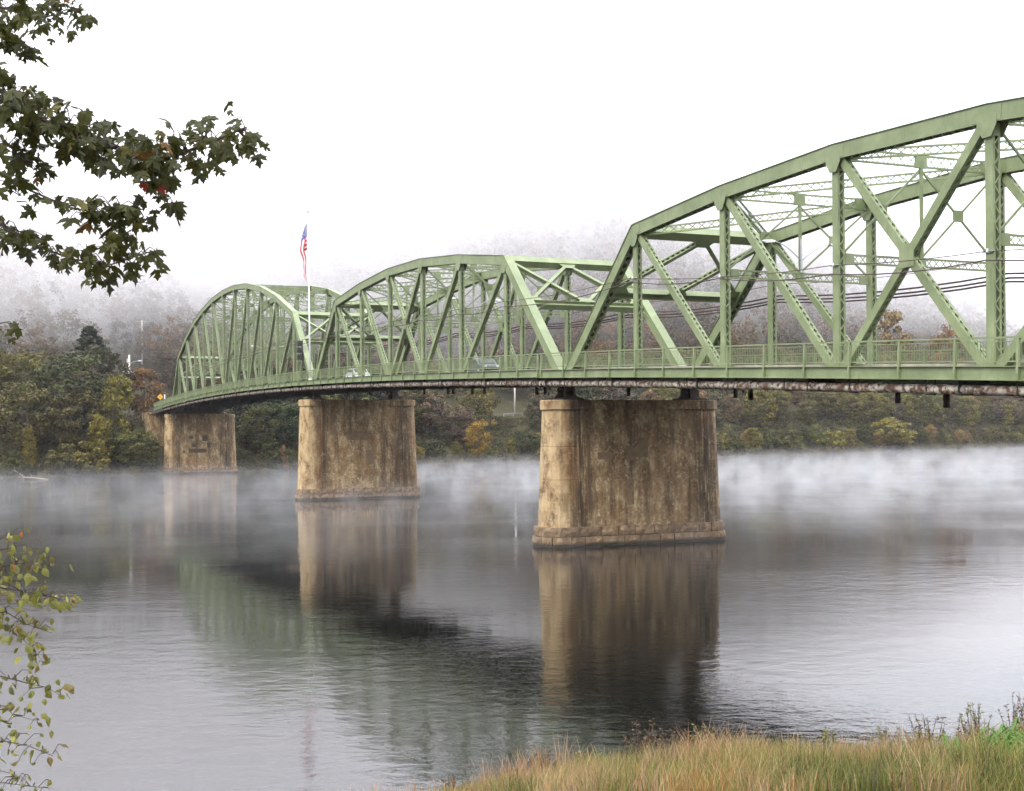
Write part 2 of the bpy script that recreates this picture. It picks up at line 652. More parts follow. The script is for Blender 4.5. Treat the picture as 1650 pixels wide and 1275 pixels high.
xs = list(np.arange(-300, -30, 18)) + list(np.arange(-30, 45, 0.9)) + list(np.arange(45, 300, 18))
ds = [-40, -8, -3, -1, -0.3, 0, 0.3, 0.6, 1, 1.6, 2.4, 3.2, 4, 5, 6, 7, 8, 9, 10, 11, 12, 14, 16, 18, 20, 23, 26, 30, 36, 45, 60, 120, 400]
vv, ff = [], []
for x in xs:
    for d in ds:
        y = near_shore(x) - d
        vv.append((x, y, ground_near(x, y)))
nb = len(ds)
for i in range(len(xs) - 1):
    for j in range(nb - 1):
        ff.append((i * nb + j, i * nb + j + 1, (i + 1) * nb + j + 1, (i + 1) * nb + j))
link('riverbank', fast_mesh('riverbank', vv, ff, M['meadow'], True), kind='structure')

# approach road on the far bank
rm = MB()
for i in range(24):
    s0, s1 = 193.4 + i * 3, 193.4 + i * 3 + 3
    zz0, zz1 = deck(s0) - 0.12, deck(s1) - 0.12
    n = len(rm.v)
    for s, z in ((s0, zz0), (s1, zz1)):
        rm.v += [B(s, -2, z), B(s, 11, z), B(s, 11, z - 1.1), B(s, -2, z - 1.1)]
    rm.f += [(n, n + 1, n + 5, n + 4), (n + 2, n + 3, n + 7, n + 6), (n + 3, n, n + 4, n + 7), (n + 1, n + 2, n + 6, n + 5)]
rm.build('approach_road', M['asphalt'], kind='structure')

# ---------------------------------------------------------------- piers
def stadium(hl, ht, k=7):
    """outline of a round-ended plan: x along bridge (+-ht), y across (+-hl)"""
    pts = []
    e = min(ht * 0.95, hl)
    for i in range(k + 1):
        a = -math.pi + math.pi * i / k
        pts.append((math.cos(a) * ht, -(hl - e) + math.sin(a) * e))
    for i in range(k + 1):
        a = math.pi * i / k
        pts.append((math.cos(a) * ht, (hl - e) + math.sin(a) * e))
    return pts


def loft(rings):
    m = MB()
    k = len(rings[0])
    for r in rings:
        m.v += [Vector(p) for p in r]
    for i in range(len(rings) - 1):
        for j in range(k):
            a, b = i * k + j, i * k + (j + 1) % k
            m.f.append((a, b, b + k, a + k))
    m.f.append(tuple(range(k))[::-1])
    m.f.append(tuple((len(rings) - 1) * k + j for j in range(k)))
    return m


def local_build(m, name, mat, parent, smooth=False):
    BASE_bak = BASE[parent.name]
    BASE[parent.name] = V(0, 0, 0)
    o = m.build(name, mat, parent, smooth)
    BASE[parent.name] = BASE_bak
    return o


def make_pier(s, wc, ztop, label, mat, zc, courses, patches, lifts, dl=0.0):
    t = thing('bridge_pier', B(s, wc, 0), label, 'pier', 'concrete bridge piers')
    t.rotation_euler = (0, 0, TH + math.pi / 2)       # local X along DS, local Y towards -DW
    hs = lambda z: 7.36 + dl - (z - 1.4) / (ztop - 1.4) * 0.38
    tk = lambda z: 1.62 - (z - 1.4) / (ztop - 1.4) * 0.22
    ring = lambda hl, ht, z: [(x, y, z) for x, y in stadium(hl, ht)]
    zs = [-2.0] + lifts + [ztop - zc]
    rings = []
    for i, z in enumerate(zs):
        if 0 < i < len(zs) - 1:                        # a faint pour joint: a groove 2 cm deep
            rings += [ring(hs(z - .03), tk(z - .03), z - .03), ring(hs(z) - .025, tk(z) - .025, z - .012), ring(hs(z) - .025, tk(z) - .025, z + .012), ring(hs(z + .03), tk(z + .03), z + .03)]
        else:
            rings.append(ring(hs(z), tk(z), z))
    local_build(loft(rings), 'shaft', mat, t)
    h1, t1 = hs(ztop) + 0.17, tk(ztop) + 0.17
    local_build(loft([ring(h1, t1, ztop - zc + .002), ring(h1, t1, ztop - .05), ring(h1 - .05, t1 - .05, ztop)]), 'coping', mat, t)
    # plinth: courses of split-faced blocks
    for ci, (z0, z1, off) in enumerate(courses):
        out = stadium(hs(0.7) + off, tk(0.7) + off, 14)
        inn = stadium(hs(0.7) - 0.12, tk(0.7) - 0.12, 14)
        n = len(out)
        cum = [0]
        for i in range(n):
            a, b = out[i], out[(i + 1) % n]
            cum.append(cum[-1] + math.hypot(a[0] - b[0], a[1] - b[1]))
        tot = cum[-1]

        def pt(poly, d):
            d %= tot
            i = max(j for j in range(n) if cum[j] <= d)
            q = (d - cum[i]) / max(1e-6, cum[i + 1] - cum[i])
            a, b = poly[i], poly[(i + 1) % n]
            return a[0] + (b[0] - a[0]) * q, a[1] + (b[1] - a[1]) * q
        d = random.uniform(0, 1)
        end = d + tot
        rn = random.Random(ci * 31 + int(s))
        while d < end - 0.4:
            L = rn.uniform(0.9, 1.7)
            if end - d - L < 0.7:
                L = end - d
            m = MB()
            pr = rn.uniform(-0.03, 0.05)
            k = 4
            g = 0.026
            cols = []
            for q in range(k + 1):
                dd = d + g + (L - 2 * g) * q / k
                o, i2 = pt(out, dd), pt(inn, dd)
                nx, ny = o[0] - i2[0], o[1] - i2[1]
                ll = math.hypot(nx, ny)
                nx, ny = nx / ll, ny / ll
                bl = rn.uniform(0.0, 0.07) if 0 < q < k else -0.03
                ed = pr - 0.02
                cols.append([(i2[0], i2[1], z0 + g), (o[0] + nx * ed, o[1] + ny * ed, z0 + g),
                             (o[0] + nx * (pr + bl), o[1] + ny * (pr + bl), z0 + (z1 - z0) * rn.uniform(0.35, 0.6)),
                             (o[0] + nx * ed, o[1] + ny * ed, z1 - g), (i2[0], i2[1], z1 - g)])
            for c in cols:
                m.v += [Vector(p) for p in c]
            for q in range(k):
                for w in range(5):
                    a, b = q * 5 + w, q * 5 + (w + 1) % 5
                    m.f.append((a, a + 5, b + 5, b))
            m.f.append((0, 1, 2, 3, 4))
            m.f.append(tuple(k * 5 + w for w in (4, 3, 2, 1, 0)))
            local_build(m, 'stone', M['stone'], t)
            d += L
    # repair patches standing a little proud of the near long face (local -X)
    for (y0, y1, z0, z1, mt) in patches:
        zc_ = (z0 + z1) / 2
        xf = -tk(zc_)
        m = MB()
        slope = 0.22 / (ztop - 1.4)
        m.v = []
        for dx in (-0.018, 0.15):
            for (yy, z) in ((y0, z0), (y1, z0), (y1, z1), (y0, z1)):
                m.v.append(V(-tk(z) + dx, yy, z))
        m.f = [(0, 3, 2, 1), (4, 5, 6, 7), (0, 1, 5, 4), (1, 2, 6, 5), (2, 3, 7, 6), (3, 0, 4, 7)]
        local_build(m, 'repair_patch', M[mt], t)
    # shoes under the trusses and their pedestals
    for yy in (wc, wc - TW):
        m = MB()
        zt = deck(s) - 0.98
        zb = ztop
        for sg in ((-0.52, 0.52) if True else (0,)):
            prof = [(-0.42, 0), (-0.42, 0.10), (-0.25, 0.18), (-0.16, 0.45), (-0.12, 1), (0.12, 1), (0.16, 0.45), (0.25, 0.18), (0.42, 0.10), (0.42, 0)]
            poly = [V(sg + px * 0.95, yy, zb + pz * (zt - zb)) for px, pz in prof]
            m.prism(poly, V(0, 0.75, 0))
        prof = [(-1.0, 0.003), (-0.8, 0.16), (0.8, 0.16), (1.0, 0.003)]
        m.prism([V(0, yy + px * 0.95, zb + pz) for px, pz in prof], V(2.1, 0, 0))
        poly = [V(0, yy + px, zb + 0.12 + pz * (zt - zb - 0.12)) for px, pz in [(-0.95, 0), (-0.75, 0.25), (-0.5, 0.6), (-0.42, 1), (0.42, 1), (0.5, 0.6), (0.75, 0.25), (0.95, 0)]]
        m.prism(poly, V(0.10, 0, 0))
        local_build(m, 'bearing_shoe', M['iron'], t)
    return t


def rect(y0, y1, z0, z1, mt='patch'):
    return (y0, y1, z0, z1, mt)


C2 = [(-1.2, 0.05, 0.40), (0.05, 0.72, 0.32), (0.72, 1.38, 0.24)]
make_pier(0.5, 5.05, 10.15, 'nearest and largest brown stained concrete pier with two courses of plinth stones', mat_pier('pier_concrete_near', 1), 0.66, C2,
          [rect(0.4, 1.1, 5.9, 6.9), rect(2.3, 3.4, 6.0, 6.5), rect(0.6, 1.2, 2.8, 4.6), rect(-0.6, 0.3, 6.1, 7.5)], [4.6, 6.9], -0.18)
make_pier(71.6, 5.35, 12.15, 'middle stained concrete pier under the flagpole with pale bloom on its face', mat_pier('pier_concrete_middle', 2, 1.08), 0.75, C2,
          [rect(-1.2, 1.8, 7.2, 8.3), rect(-1.5, -0.5, 4.2, 6.0), rect(3.2, 4.0, 8.0, 9.0)], [4.7, 8.3], 0.22)
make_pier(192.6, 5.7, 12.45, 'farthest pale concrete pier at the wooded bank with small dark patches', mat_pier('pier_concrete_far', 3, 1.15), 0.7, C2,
          [rect(1.7, 2.5, 7.3, 7.9, 'patch_dark'), rect(-1.3, -0.2, 6.8, 8.0, 'patch_dark'), rect(1.2, 2.0, 5.6, 6.3, 'patch_dark'), rect(-1.9, -1.2, 5.4, 6.5, 'patch_dark'),
           rect(-1.0, 2.6, 4.4, 5.2, 'patch_dark'), rect(-2.2, -0.4, 8.8, 10.6), rect(3.4, 3.9, 4.4, 4.9, 'patch_dark')], [6.0, 8.6], 0.2)

# abutments
am = MB()
t = thing('bridge_abutment', B(206, 4.5, 8), 'grey concrete abutment wall where the bridge meets the wooded far bank', 'abutment')
for nm, c, a, b, d in (('wall', B(206.4, 4.6, 6.3), DS * 1.2, DW * 7.2, UP * 6.4), ('wing_wall', B(212, -2.9, 6.6), DS * 5.0, DW * 0.4, UP * 6.6), ('coping', B(206.0, 4.6, 12.85), DS * 1.0, DW * 7.5, UP * 0.14)):
    MB().box(c, a, b, d).build(nm, bpy.data.materials['pier_concrete_far'], t)
t = thing('bridge_abutment', B(-72, 4.5, 2), 'concrete abutment under the near end of the bridge', 'abutment')
for nm, c, a, b, d in (('wall', B(-72.0, 4.6, 3.8), DS * 1.4, DW * 7.2, UP * 3.7), ('coping', B(-71.7, 4.6, 7.6), DS * 1.3, DW * 7.5, UP * 0.15)):
    MB().box(c, a, b, d).build(nm, bpy.data.materials['pier_concrete_near'], t)

# ---------------------------------------------------------------- truss spans
def lace_bars(m, a, b, q, n, web, thk, pitch, double, faces=(-1, 1), bw=0.055):
    """zigzag bars between the two webs, on the faces at +-web/2 along q"""
    t = (b - a)
    L = t.length
    t = t / L
    k = max(2, int(round(L / pitch)))
    hw = thk / 2 - 0.03
    for fs in faces:
        o = q * (fs * (web / 2 + 0.016))
        for i in range(k):
            p0 = a + t * (L * i / k) + o
            p1 = a + t * (L * (i + 1) / k) + o
            sg = 1 if i % 2 else -1
            m.bar(p0 + n * (sg * hw), p1 - n * (sg * hw), bw, 0.012, q)
            if double:
                m.bar(p0 - n * (sg * hw) + q * 0.013, p1 + n * (sg * hw) + q * 0.013, bw, 0.012, q)


def laced(name, parent, a, b, n, web, thk, pitch=0.48, double=False, mat='paint', trim=(0, 0)):
    """built-up member: two channels, laced on the two narrow faces"""
    t = (b - a).normalized()
    a = a + t * trim[0]
    b = b - t * trim[1]
    L = (b - a).length
    q = n.cross(t).normalized()
    c = (a + b) / 2
    m = MB()
    for sg in (-1, 1):
        m.box(c + n * (sg * thk / 2), t * (L / 2), q * (web / 2), n * 0.011)
        for e in (-1, 1):
            m.box(c + n * (sg * (thk / 2 - 0.055)) + q * (e * (web / 2 - 0.009)), t * (L / 2 - 0.004), q * 0.010, n * 0.043)
        for e in (0, 1):                                # end batten plates
            m.box((a if e == 0 else b) + t * (0.3 if e == 0 else -0.3) + q * (sg * (web / 2 + 0.008)), t * 0.28, q * 0.008, n * (thk / 2 - 0.02))
    o = m.build(name, M[mat], parent)
    lm = MB()
    lace_bars(lm, a + t * 0.55, b - t * 0.55, q, n, web, thk, pitch, double)
    lm.build('lacing', M[mat], o, kind='stuff')
    return o


def lattice(name, parent, a, b, up, depth, width, pitch=0.5, plates=(), mat='paint', bw=0.05):
    """lattice strut: flange angles above and below, crossed bars between"""
    t = (b - a)
    L = t.length
    t = t / L
    sd = t.cross(up).normalized()
    u = sd.cross(t).normalized()
    m = MB()
    for e in (-1, 1):
        m.bar(a + u * (e * depth / 2), b + u * (e * depth / 2), width, 0.022, u)
        for g in (-1, 1):
            m.bar(a + u * (e * (depth / 2 - 0.045)) + sd * (g * (width / 2 - 0.010)), b + u * (e * (depth / 2 - 0.045)) + sd * (g * (width / 2 - 0.010)), 0.014, 0.07, u)
    o = m.build(name, M[mat], parent)
    lm = MB()
    k = max(2, int(round(L / pitch)))
    for g in ((-1, 1) if width > 0.12 else (1,)):
        off = sd * (g * (width / 2 - 0.03))
        for i in range(k):
            p0, p1 = a + t * (L * i / k) + off, a + t * (L * (i + 1) / k) + off
            lm.bar(p0 - u * (depth / 2), p1 + u * (depth / 2), bw, 0.010, sd)
            lm.bar(p0 + u * (depth / 2) + sd * 0.011, p1 - u * (depth / 2) + sd * 0.011, bw, 0.010, sd)
    lm.build('lacing', M[mat], o, kind='stuff')
    for q in plates:
        pm = MB()
        pm.box(a + t * (L * q), t * (depth * 0.55), u * (depth / 2 + 0.03), sd * (width / 2 + 0.012))
        pm.build('batten_plate', M[mat], o)
    return o


def chord_line(parent, pts, n, depth, wid):
    """mitred box members along a polyline in the truss plane; first and last are the end posts"""
    k = len(pts)
    dirs = [(pts[i + 1] - pts[i]).normalized() for i in range(k - 1)]
    nor = [n.cross(d).normalized() for d in dirs]
    nor = [x if x.z > 0 else -x for x in nor]
    off = []
    for i in range(k):
        if i == 0:
            off.append(nor[0])
        elif i == k - 1:
            off.append(nor[-1])
        else:
            h = (nor[i - 1] + nor[i]).normalized()
            off.append(h / h.dot(nor[i]))
    hd = depth / 2
    for i in range(k - 1):
        end = i in (0, k - 2)
        a, b, oa, ob = pts[i], pts[i + 1], off[i], off[i + 1]
        m = MB()
        for sg in (-1, 1):
            w_ = n * (sg * wid / 2)
            m.prism([a + oa * hd + w_, b + ob * hd + w_, b - ob * hd + w_, a - oa * hd + w_], n * 0.022)
            w2 = n * (sg * (wid / 2 - 0.06))
            f0, f1 = 0.972, 0.93
            m.prism([a - oa * hd * f0 + w2, b - ob * hd * f0 + w2, b - ob * hd * f1 + w2, a - oa * hd * f1 + w2], n * 0.095)
        # cover plate
        e0, e1 = hd + 0.004, hd + 0.030
        m.prism([a + oa * e0, b + ob * e0, b + ob * e1, a + oa * e1], n * (wid + 0.14))
        o = m.build('end_post' if end else 'top_chord', M['paint'], parent)
        lm = MB()
        d = dirs[i]
        L = (b - a).length
        aa, bb = a + d * 0.75, b - d * 0.75
        lace_bars(lm, aa, bb, nor[i], n, depth, wid, 0.62, True, (-1,), 0.07)
        lm.build('lacing', M['paint'], o, kind='stuff')
        if not end or True:
            for sg in (-1, 1):                          # splice plates near the joint
                sm = MB()
                w_ = n * (sg * (wid / 2 + 0.0195))
                L0, L1 = (0.0, 0.85) if i > 0 else (0.0, 0.0)
                if i > 0:
                    pa = a + d * 0.0
                    pb = a + d * 0.8
                    sm.prism([pa + oa * hd * 0.86 + w_, pb + nor[i] * hd * 0.86 + w_, pb - nor[i] * hd * 0.86 + w_, pa - oa * hd * 0.86 + w_], n * 0.014)
                    sm.build('splice_plate', M['paint'], o)
                    sm = MB()
                if i < k - 2:
                    pa = b - d * 0.8
                    pb = b
                    sm.prism([pa + nor[i] * hd * 0.86 + w_, pb + ob * hd * 0.86 + w_, pb - ob * hd * 0.86 + w_, pa - nor[i] * hd * 0.86 + w_], n * 0.014)
                    sm.build('splice_plate', M['paint'], o)


def make_span(s_near, np_, hts, label):
    """s_near: bridge coordinate of the end nearest the camera side; panels of 10 m run away from there"""
    PN = 10.0
    S = [s_near + i * PN for i in range(np_ + 1)]
    root = thing('truss_span', B(S[0], TW / 2, deck(S[0])), label, 'bridge span', 'green truss spans of the bridge')
    L = lambda i, w: B(S[i], w, deck(S[i]) - 0.45)
    U = lambda i, w: B(S[i], w, deck(S[i]) + hts[i - 1])
    ns = np_ - 1
    mid = np_ / 2
    tall = max(hts) > 12
    for w in (0, TW):
        pts = [L(0, w)] + [U(i, w) for i in range(1, np_)] + [L(np_, w)]
        chord_line(root, pts, DW, 0.74, 0.56)
        for i in range(np_):                            # bottom chord
            laced('bottom_chord', root, L(i, w), L(i + 1, w), DW, 0.5, 0.50, 0.7, False, trim=(0.02, 0.02))
        for i in range(1, np_):
            laced('vertical', root, L(i, w), U(i, w) - UP * 0.36, DW, 0.44, 0.38, 0.40)
            a = U(i, w)
            for sg in (-1, 1):
                g = MB()
                prof = [(-0.54, -0.18), (0.54, -0.18), (0.54, -0.52), (0.24, -0.98), (-0.24, -0.98), (-0.54, -0.52)]
                g.prism([a + DS * x + UP * z + DW * (sg * 0.312) for x, z in prof], DW * 0.016)
                g.build('gusset_plate', M['paint'], root)
        for i in range(1, np_ - 1):                     # diagonals of panel i..i+1, falling towards mid-span
            trim = (0.45, 0.35)
            if np_ % 2 and i == np_ // 2:
                laced('diagonal', root, U(i, w), L(i + 1, w), DW, 0.42, 0.34, 0.42, True, trim=trim)
                laced('diagonal', root, U(i + 1, w), L(i, w), DW, 0.42, 0.30, 0.42, True, trim=trim)
                c = (U(i, w) + L(i + 1, w) + U(i + 1, w) + L(i, w)) / 4
                g = MB()
                for sg in (-1, 1):
                    g.box(c + DW * (sg * 0.195), DS * 0.48, UP * 0.52, DW * 0.012)
                g.build('gusset_plate', M['paint'], root)
            elif i + 0.5 < mid:
                laced('diagonal', root, U(i, w), L(i + 1, w), DW, 0.42, 0.34, 0.42, True, trim=trim)
            else:
                laced('diagonal', root, U(i + 1, w), L(i, w), DW, 0.42, 0.34, 0.42, True, trim=trim)
    # top struts, top laterals, sway frames
    for i in range(1, np_):
        a, b = U(i, 0), U(i, TW)
        if 1 < i < np_ - 1:
            lattice('top_strut', root, a + DW * 0.3 - UP * 0.05, b - DW * 0.3 - UP * 0.05, UP, 0.62, 0.11, 0.62, (0.05, 0.5, 0.95))
            zb = deck(S[i]) + (5.2 if not tall else 5.6)
            ca, cb = B(S[i], 0.25, zb), B(S[i], TW - 0.25, zb)
            lattice('sway_strut', root, ca, cb, UP, 0.46, 0.11, 0.46, (0.035, 0.5, 0.965))
            levels = [(zb + 0.25, a.z - 0.4)]
            if tall and a.z - zb > 7:
                zm = (zb + a.z) / 2
                lattice('sway_strut', root, B(S[i], 0.25, zm), B(S[i], TW - 0.25, zm), UP, 0.4, 0.11, 0.45, (0.5,))
                levels = [(zb + 0.25, zm - 0.2), (zm + 0.2, a.z - 0.4)]
            for z0, z1 in levels:
                half = TW / 2
                if z1 - z0 > 2.2:
                    for w0, w1 in ((0.25, half), (half, TW - 0.25)):
                        for (za, zb2), dd in (((z0, z1), 0.0), ((z1, z0), 0.07)):
                            m = MB()
                            m.bar(B(S[i] + dd, w0, za), B(S[i] + dd, w1, zb2), 0.10, 0.07, DS)
                            m.build('sway_rod', M['paint'], root)
                        m = MB()
                        m.box(B(S[i] + 0.035, (w0 + w1) / 2, (z0 + z1) / 2), DW * 0.28, UP * 0.28, DS * 0.07)
                        m.build('gusset_plate', M['paint'], root)
                else:
                    for w0, w1 in ((0.25, half), (TW - 0.25, half)):
                        m = MB()
                        m.bar(B(S[i], w0, z0), B(S[i], w1, z1), 0.10, 0.07, DS)
                        m.build('sway_rod', M['paint'], root)
                m = MB()
                m.bar(B(S[i] - 0.02, half, z0), B(S[i] - 0.02, half, z1), 0.16, 0.12, DS)
                m.build('sway_post', M['paint'], root)
        if i < np_ - 1:
            c, d_ = U(i + 1, 0), U(i + 1, TW)
            lattice('lateral_brace', root, a + DW * 0.28 + UP * 0.10, d_ - DW * 0.28 + UP * 0.10, UP, 0.46, 0.11, 0.6, (0.5,))
            lattice('lateral_brace', root, b - DW * 0.28 - UP * 0.10, c + DW * 0.28 - UP * 0.10, UP, 0.46, 0.11, 0.6, ())
    # portals in the planes of the end posts
    for (i0, i1) in ((0, 1), (np_, np_ - 1)):
        def PP(tt, w):
            return L(i0, w) + (U(i1, w) - L(i0, w)) * tt
        ax = (U(i1, 0) - L(i0, 0)).normalized()
        pn = DW.cross(ax).normalized()
        top = MB().bar(PP(0.995, 0.29), PP(0.995, TW - 0.29), 0.58, 0.66, ax)
        top.build('portal_strut', M['paint'], root)
        tb = 0.60
        bot = MB()
        bot.bar(PP(tb, 0.29), PP(tb, TW - 0.29), 0.02, 0.50, ax)
        for e in (-1, 1):
            bot.box((PP(tb, 0.29) + PP(tb, TW - 0.29)) / 2 + ax * (e * 0.255), DW * (TW / 2 - 0.29), pn * 0.24, ax * 0.010)
        bot.build('portal_strut', M['paint'], root)
        Lp = (U(i1, 0) - L(i0, 0)).length
        for w0, sg in ((0.29, 1), (TW - 0.29, -1)):     # curved corner brackets
            g = MB()
            pts = [PP(tb, w0) - ax * 0.25]
            rad = 1.25
            for q in range(8):
                an = math.pi / 2 * q / 7
                pts.append(PP(tb, w0) - ax * 0.25 + DW * (sg * rad * (1 - math.sin(an))) - ax * (rad * (1 - math.cos(an))))
            g.prism(pts, pn * 0.03)
            for q in range(1, 8):
                g.bar(pts[q], pts[q + 1] if q < 8 - 0 and q + 1 < len(pts) else pts[q], 0.30, 0.02, pn.cross((pts[min(q + 1, len(pts) - 1)] - pts[q]).normalized()) if q + 1 < len(pts) else ax) if q + 1 < len(pts) else None
            g.build('corner_bracket', M['paint'], root)
        z0, z1 = tb + 0.25 / Lp, 0.995 - 0.33 / Lp
        hw = TW / 2
        for w0, w1 in ((0.29, hw), (hw, TW - 0.29)):
            lattice('portal_brace', root, PP(z1, w0), PP(z0, w1), pn, 0.34, 0.26, 0.36, (0.5,))
            lattice('portal_brace', root, PP(z0, w0) + pn * 0.03, PP(z1, w1) + pn * 0.03, pn, 0.34, 0.26, 0.36, (0.5,))
        for w0, tt in ((hw, z1), (hw, z0), (0.6, z0), (TW - 0.6, z0)):
            g = MB()
            sx = -1 if tt == z1 else 1
            g.prism([PP(tt, w0) + DW * x + ax * (sx * y) + pn * 0.2 for x, y in ((-0.75, 0), (0.75, 0), (0.35, 0.5), (-0.35, 0.5))], pn * 0.02)
            g.build('gusset_plate', M['paint'], root)
    # floor
    for i in range(np_ + 1):
        z = deck(S[i])
        m = MB()
        c = S[i] + (0.14 if i == 0 else (-0.14 if i == np_ else 0))
        m.bar(B(c, -1.9, z - 0.75), B(c, TW + 0.6, z - 0.75), 0.03, 0.82, UP)
        m.bar(B(c, -1.9, z - 1.17), B(c, TW + 0.6, z - 1.17), 0.24, 0.03, UP)
        m.build('floor_beam', M['steel_under'], root)
    for w in (0.9, 2.5, 4.1, 5.8, 7.4, 9.0):
        m = MB()
        for i in range(np_):
            m.bar(B(S[i] + 0.2, w, deck(S[i]) - 0.68), B(S[i + 1] - 0.2, w, deck(S[i + 1]) - 0.68), 0.12, 0.62, UP)
        m.build('stringer', M['steel_under'], root)
    for i in range(np_):
        z0, z1 = deck(S[i]), deck(S[i + 1])
        e0 = 0.0 if i else -GAP / 2 + 0.03
        e1 = 0.0 if i < np_ - 1 else GAP / 2 - 0.03
        a_, b_ = S[i] + e0, S[i + 1] + e1
        MB().bar(B(a_, TW / 2, z0 - 0.24), B(b_, TW / 2, z1 - 0.24), TW - 1.0, 0.22, UP).build('road_slab', M['asphalt'], root)
        MB().bar(B(a_, -1.15, z0 - 0.08), B(b_, -1.15, z1 - 0.08), 1.62, 0.14, UP).build('sidewalk_slab', M['concrete'], root)
        # fascia girder
        m = MB()
        m.bar(B(a_, -1.985, z0 - 0.29), B(b_, -1.985, z1 - 0.29), 0.02, 0.50, UP)
        m.bar(B(a_, -2.02, z0 - 0.02), B(b_, -2.02, z1 - 0.02), 0.16, 0.03, UP)
        m.bar(B(a_, -2.02, z0 - 0.55), B(b_, -2.02, z1 - 0.55), 0.16, 0.025, UP)
        m.build('fascia_girder', M['paint'], root)
        m = MB()
        m.bar(B(a_, TW + 0.9, z0 - 0.29), B(b_, TW + 0.9, z1 - 0.29), 0.02, 0.55, UP)
        m.build('fascia_girder', M['paint'], root)
    # railings
    npst = np_ * 3
    for w, out in ((-2.0, -1), (TW + 0.92, 1)):
        near = out < 0
        tr, br, bl = MB(), MB(), MB()
        for k in range(npst + 1):
            s = S[0] + (S[-1] - S[0]) * k / npst
            if k in (0, npst):
                s += (0.05 if k == 0 else -0.05) - (GAP / 2 - 0.25) * (1 if k == 0 else -1)
            z = deck(s)
            m = MB()
            prof = [(0.05, 1.06), (-0.05, 1.06), (-0.085, 0.5), (-0.10, 0.0), (-0.125, -0.3), (-0.105, -0.56), (-0.02, -0.56), (0.01, 0.0)]
            if near:
                m.prism([B(s, w + x, z + q) for x, q in prof], DS * 0.115)
            else:
                m.box(B(s, w, z + 0.25), DS * 0.05, DW * 0.05, UP * 0.80)
            m.build('rail_post', M['paint'], root)
            if k < npst:
                s1 = S[0] + (S[-1] - S[0]) * (k + 1) / npst
                s0 = s if k else S[0] - GAP / 2 + 0.05
                if k == npst - 1:
                    s1 = S[-1] + GAP / 2 - 0.05
                za, zb = deck(s0), deck(s1)
                tr.bar(B(s0, w, za + 1.085), B(s1, w, zb + 1.085), 0.11, 0.07, UP)
                br.bar(B(s0, w + 0.0, za + 0.93), B(s1, w + 0.0, zb + 0.93), 0.035, 0.035, UP)
                br.bar(B(s0, w + 0.0, za + 0.17), B(s1, w + 0.0, zb + 0.17), 0.05, 0.05, UP)
                if near or S[0] < 60:
                    kk = int((s1 - s0) / 0.15)
                    for q in range(1, kk):
                        ss = s0 + (s1 - s0) * q / kk
                        zz = deck(ss)
                        bl.box(B(ss, w, zz + 0.55), DS * 0.009, DW * 0.009, UP * 0.37)
        tr.build('top_rail', M['paint'], root)
        br.build('lower_rail', M['paint'], root)
        if bl.v:
            bl.build('balusters', M['paint'], root, kind='stuff')
    # kerb rail between road and truss
    m = MB()
    for w in (0.62, TW - 0.62):
        for i in range(np_):
            m.bar(B(S[i], w, deck(S[i]) + 0.02), B(S[i + 1], w, deck(S[i + 1]) + 0.02), 0.25, 0.24, UP)
    m.build('kerb', M['concrete'], root)
    return root


H7 = [8.62, 9.66, 10.28, 10.28, 9.66, 8.62]
H12 = [8.9, 11.85, 14.05, 15.5, 16.3, 16.5, 16.25, 15.45, 14.15, 12.1, 9.1]
make_span(-70, 7, H7, 'nearest green steel truss span, running out of frame at the right')
make_span(GAP, 7, H7, 'middle green steel truss span between the two big river piers')
make_span(GAP * 2 + 70, 12, H12, 'farthest and tallest green arched truss span, left of the flagpole')

# railing of the far approach
t = thing('approach_railing', B(193.5, -2, deck(193.5)), 'short green railing at the far left end of the bridge', 'railing')
ra, rb_, fa = MB(), MB(), MB()
for k in range(4):
    s0, s1 = 193.2 + k * 3.3, 193.2 + (k + 1) * 3.3
    MB().box(B(s0, -2, deck(s0) + 0.3), DS * 0.055, DW * 0.05, UP * 0.8).build('rail_post', M['paint'], t)
    ra.bar(B(s0, -2, deck(s0) + 1.085), B(s1, -2, deck(s1) + 1.085), 0.11, 0.07)
    rb_.bar(B(s0, -2, deck(s0) + 0.17), B(s1, -2, deck(s1) + 0.17), 0.05, 0.05)
    fa.bar(B(s0, -2, deck(s0) - 0.28), B(s1, -2, deck(s1) - 0.28), 0.05, 0.55)
    for q in range(1, 20):
        ss = s0 + (s1 - s0) * q / 20
        rb_.box(B(ss, -2, deck(ss) + 0.6), DS * 0.01, DW * 0.01, UP * 0.44)
ra.build('top_rail', M['paint'], t)
rb_.build('balusters', M['paint'], t, kind='stuff')
fa.build('fascia_girder', M['paint'], t)

# drain scuppers hanging below the floor
for s in list(range(-62, 70, 9)) + [30, 33]:
    m = MB()
    w = 2.0 + (s * 7 % 5) * 1.6
    z = deck(s) - 1.0
    o = m.box(B(s, w, z - 0.4), DS * 0.10, DW * 0.10, UP * 0.42).box(B(s, w, z + 0.02), DS * 0.18, DW * 0.18, UP * 0.06)
    o = m.build('drain_spout', M['iron'], bpy.data.objects['truss_span'] if s < 0 else bpy.data.objects['truss_span.001'])

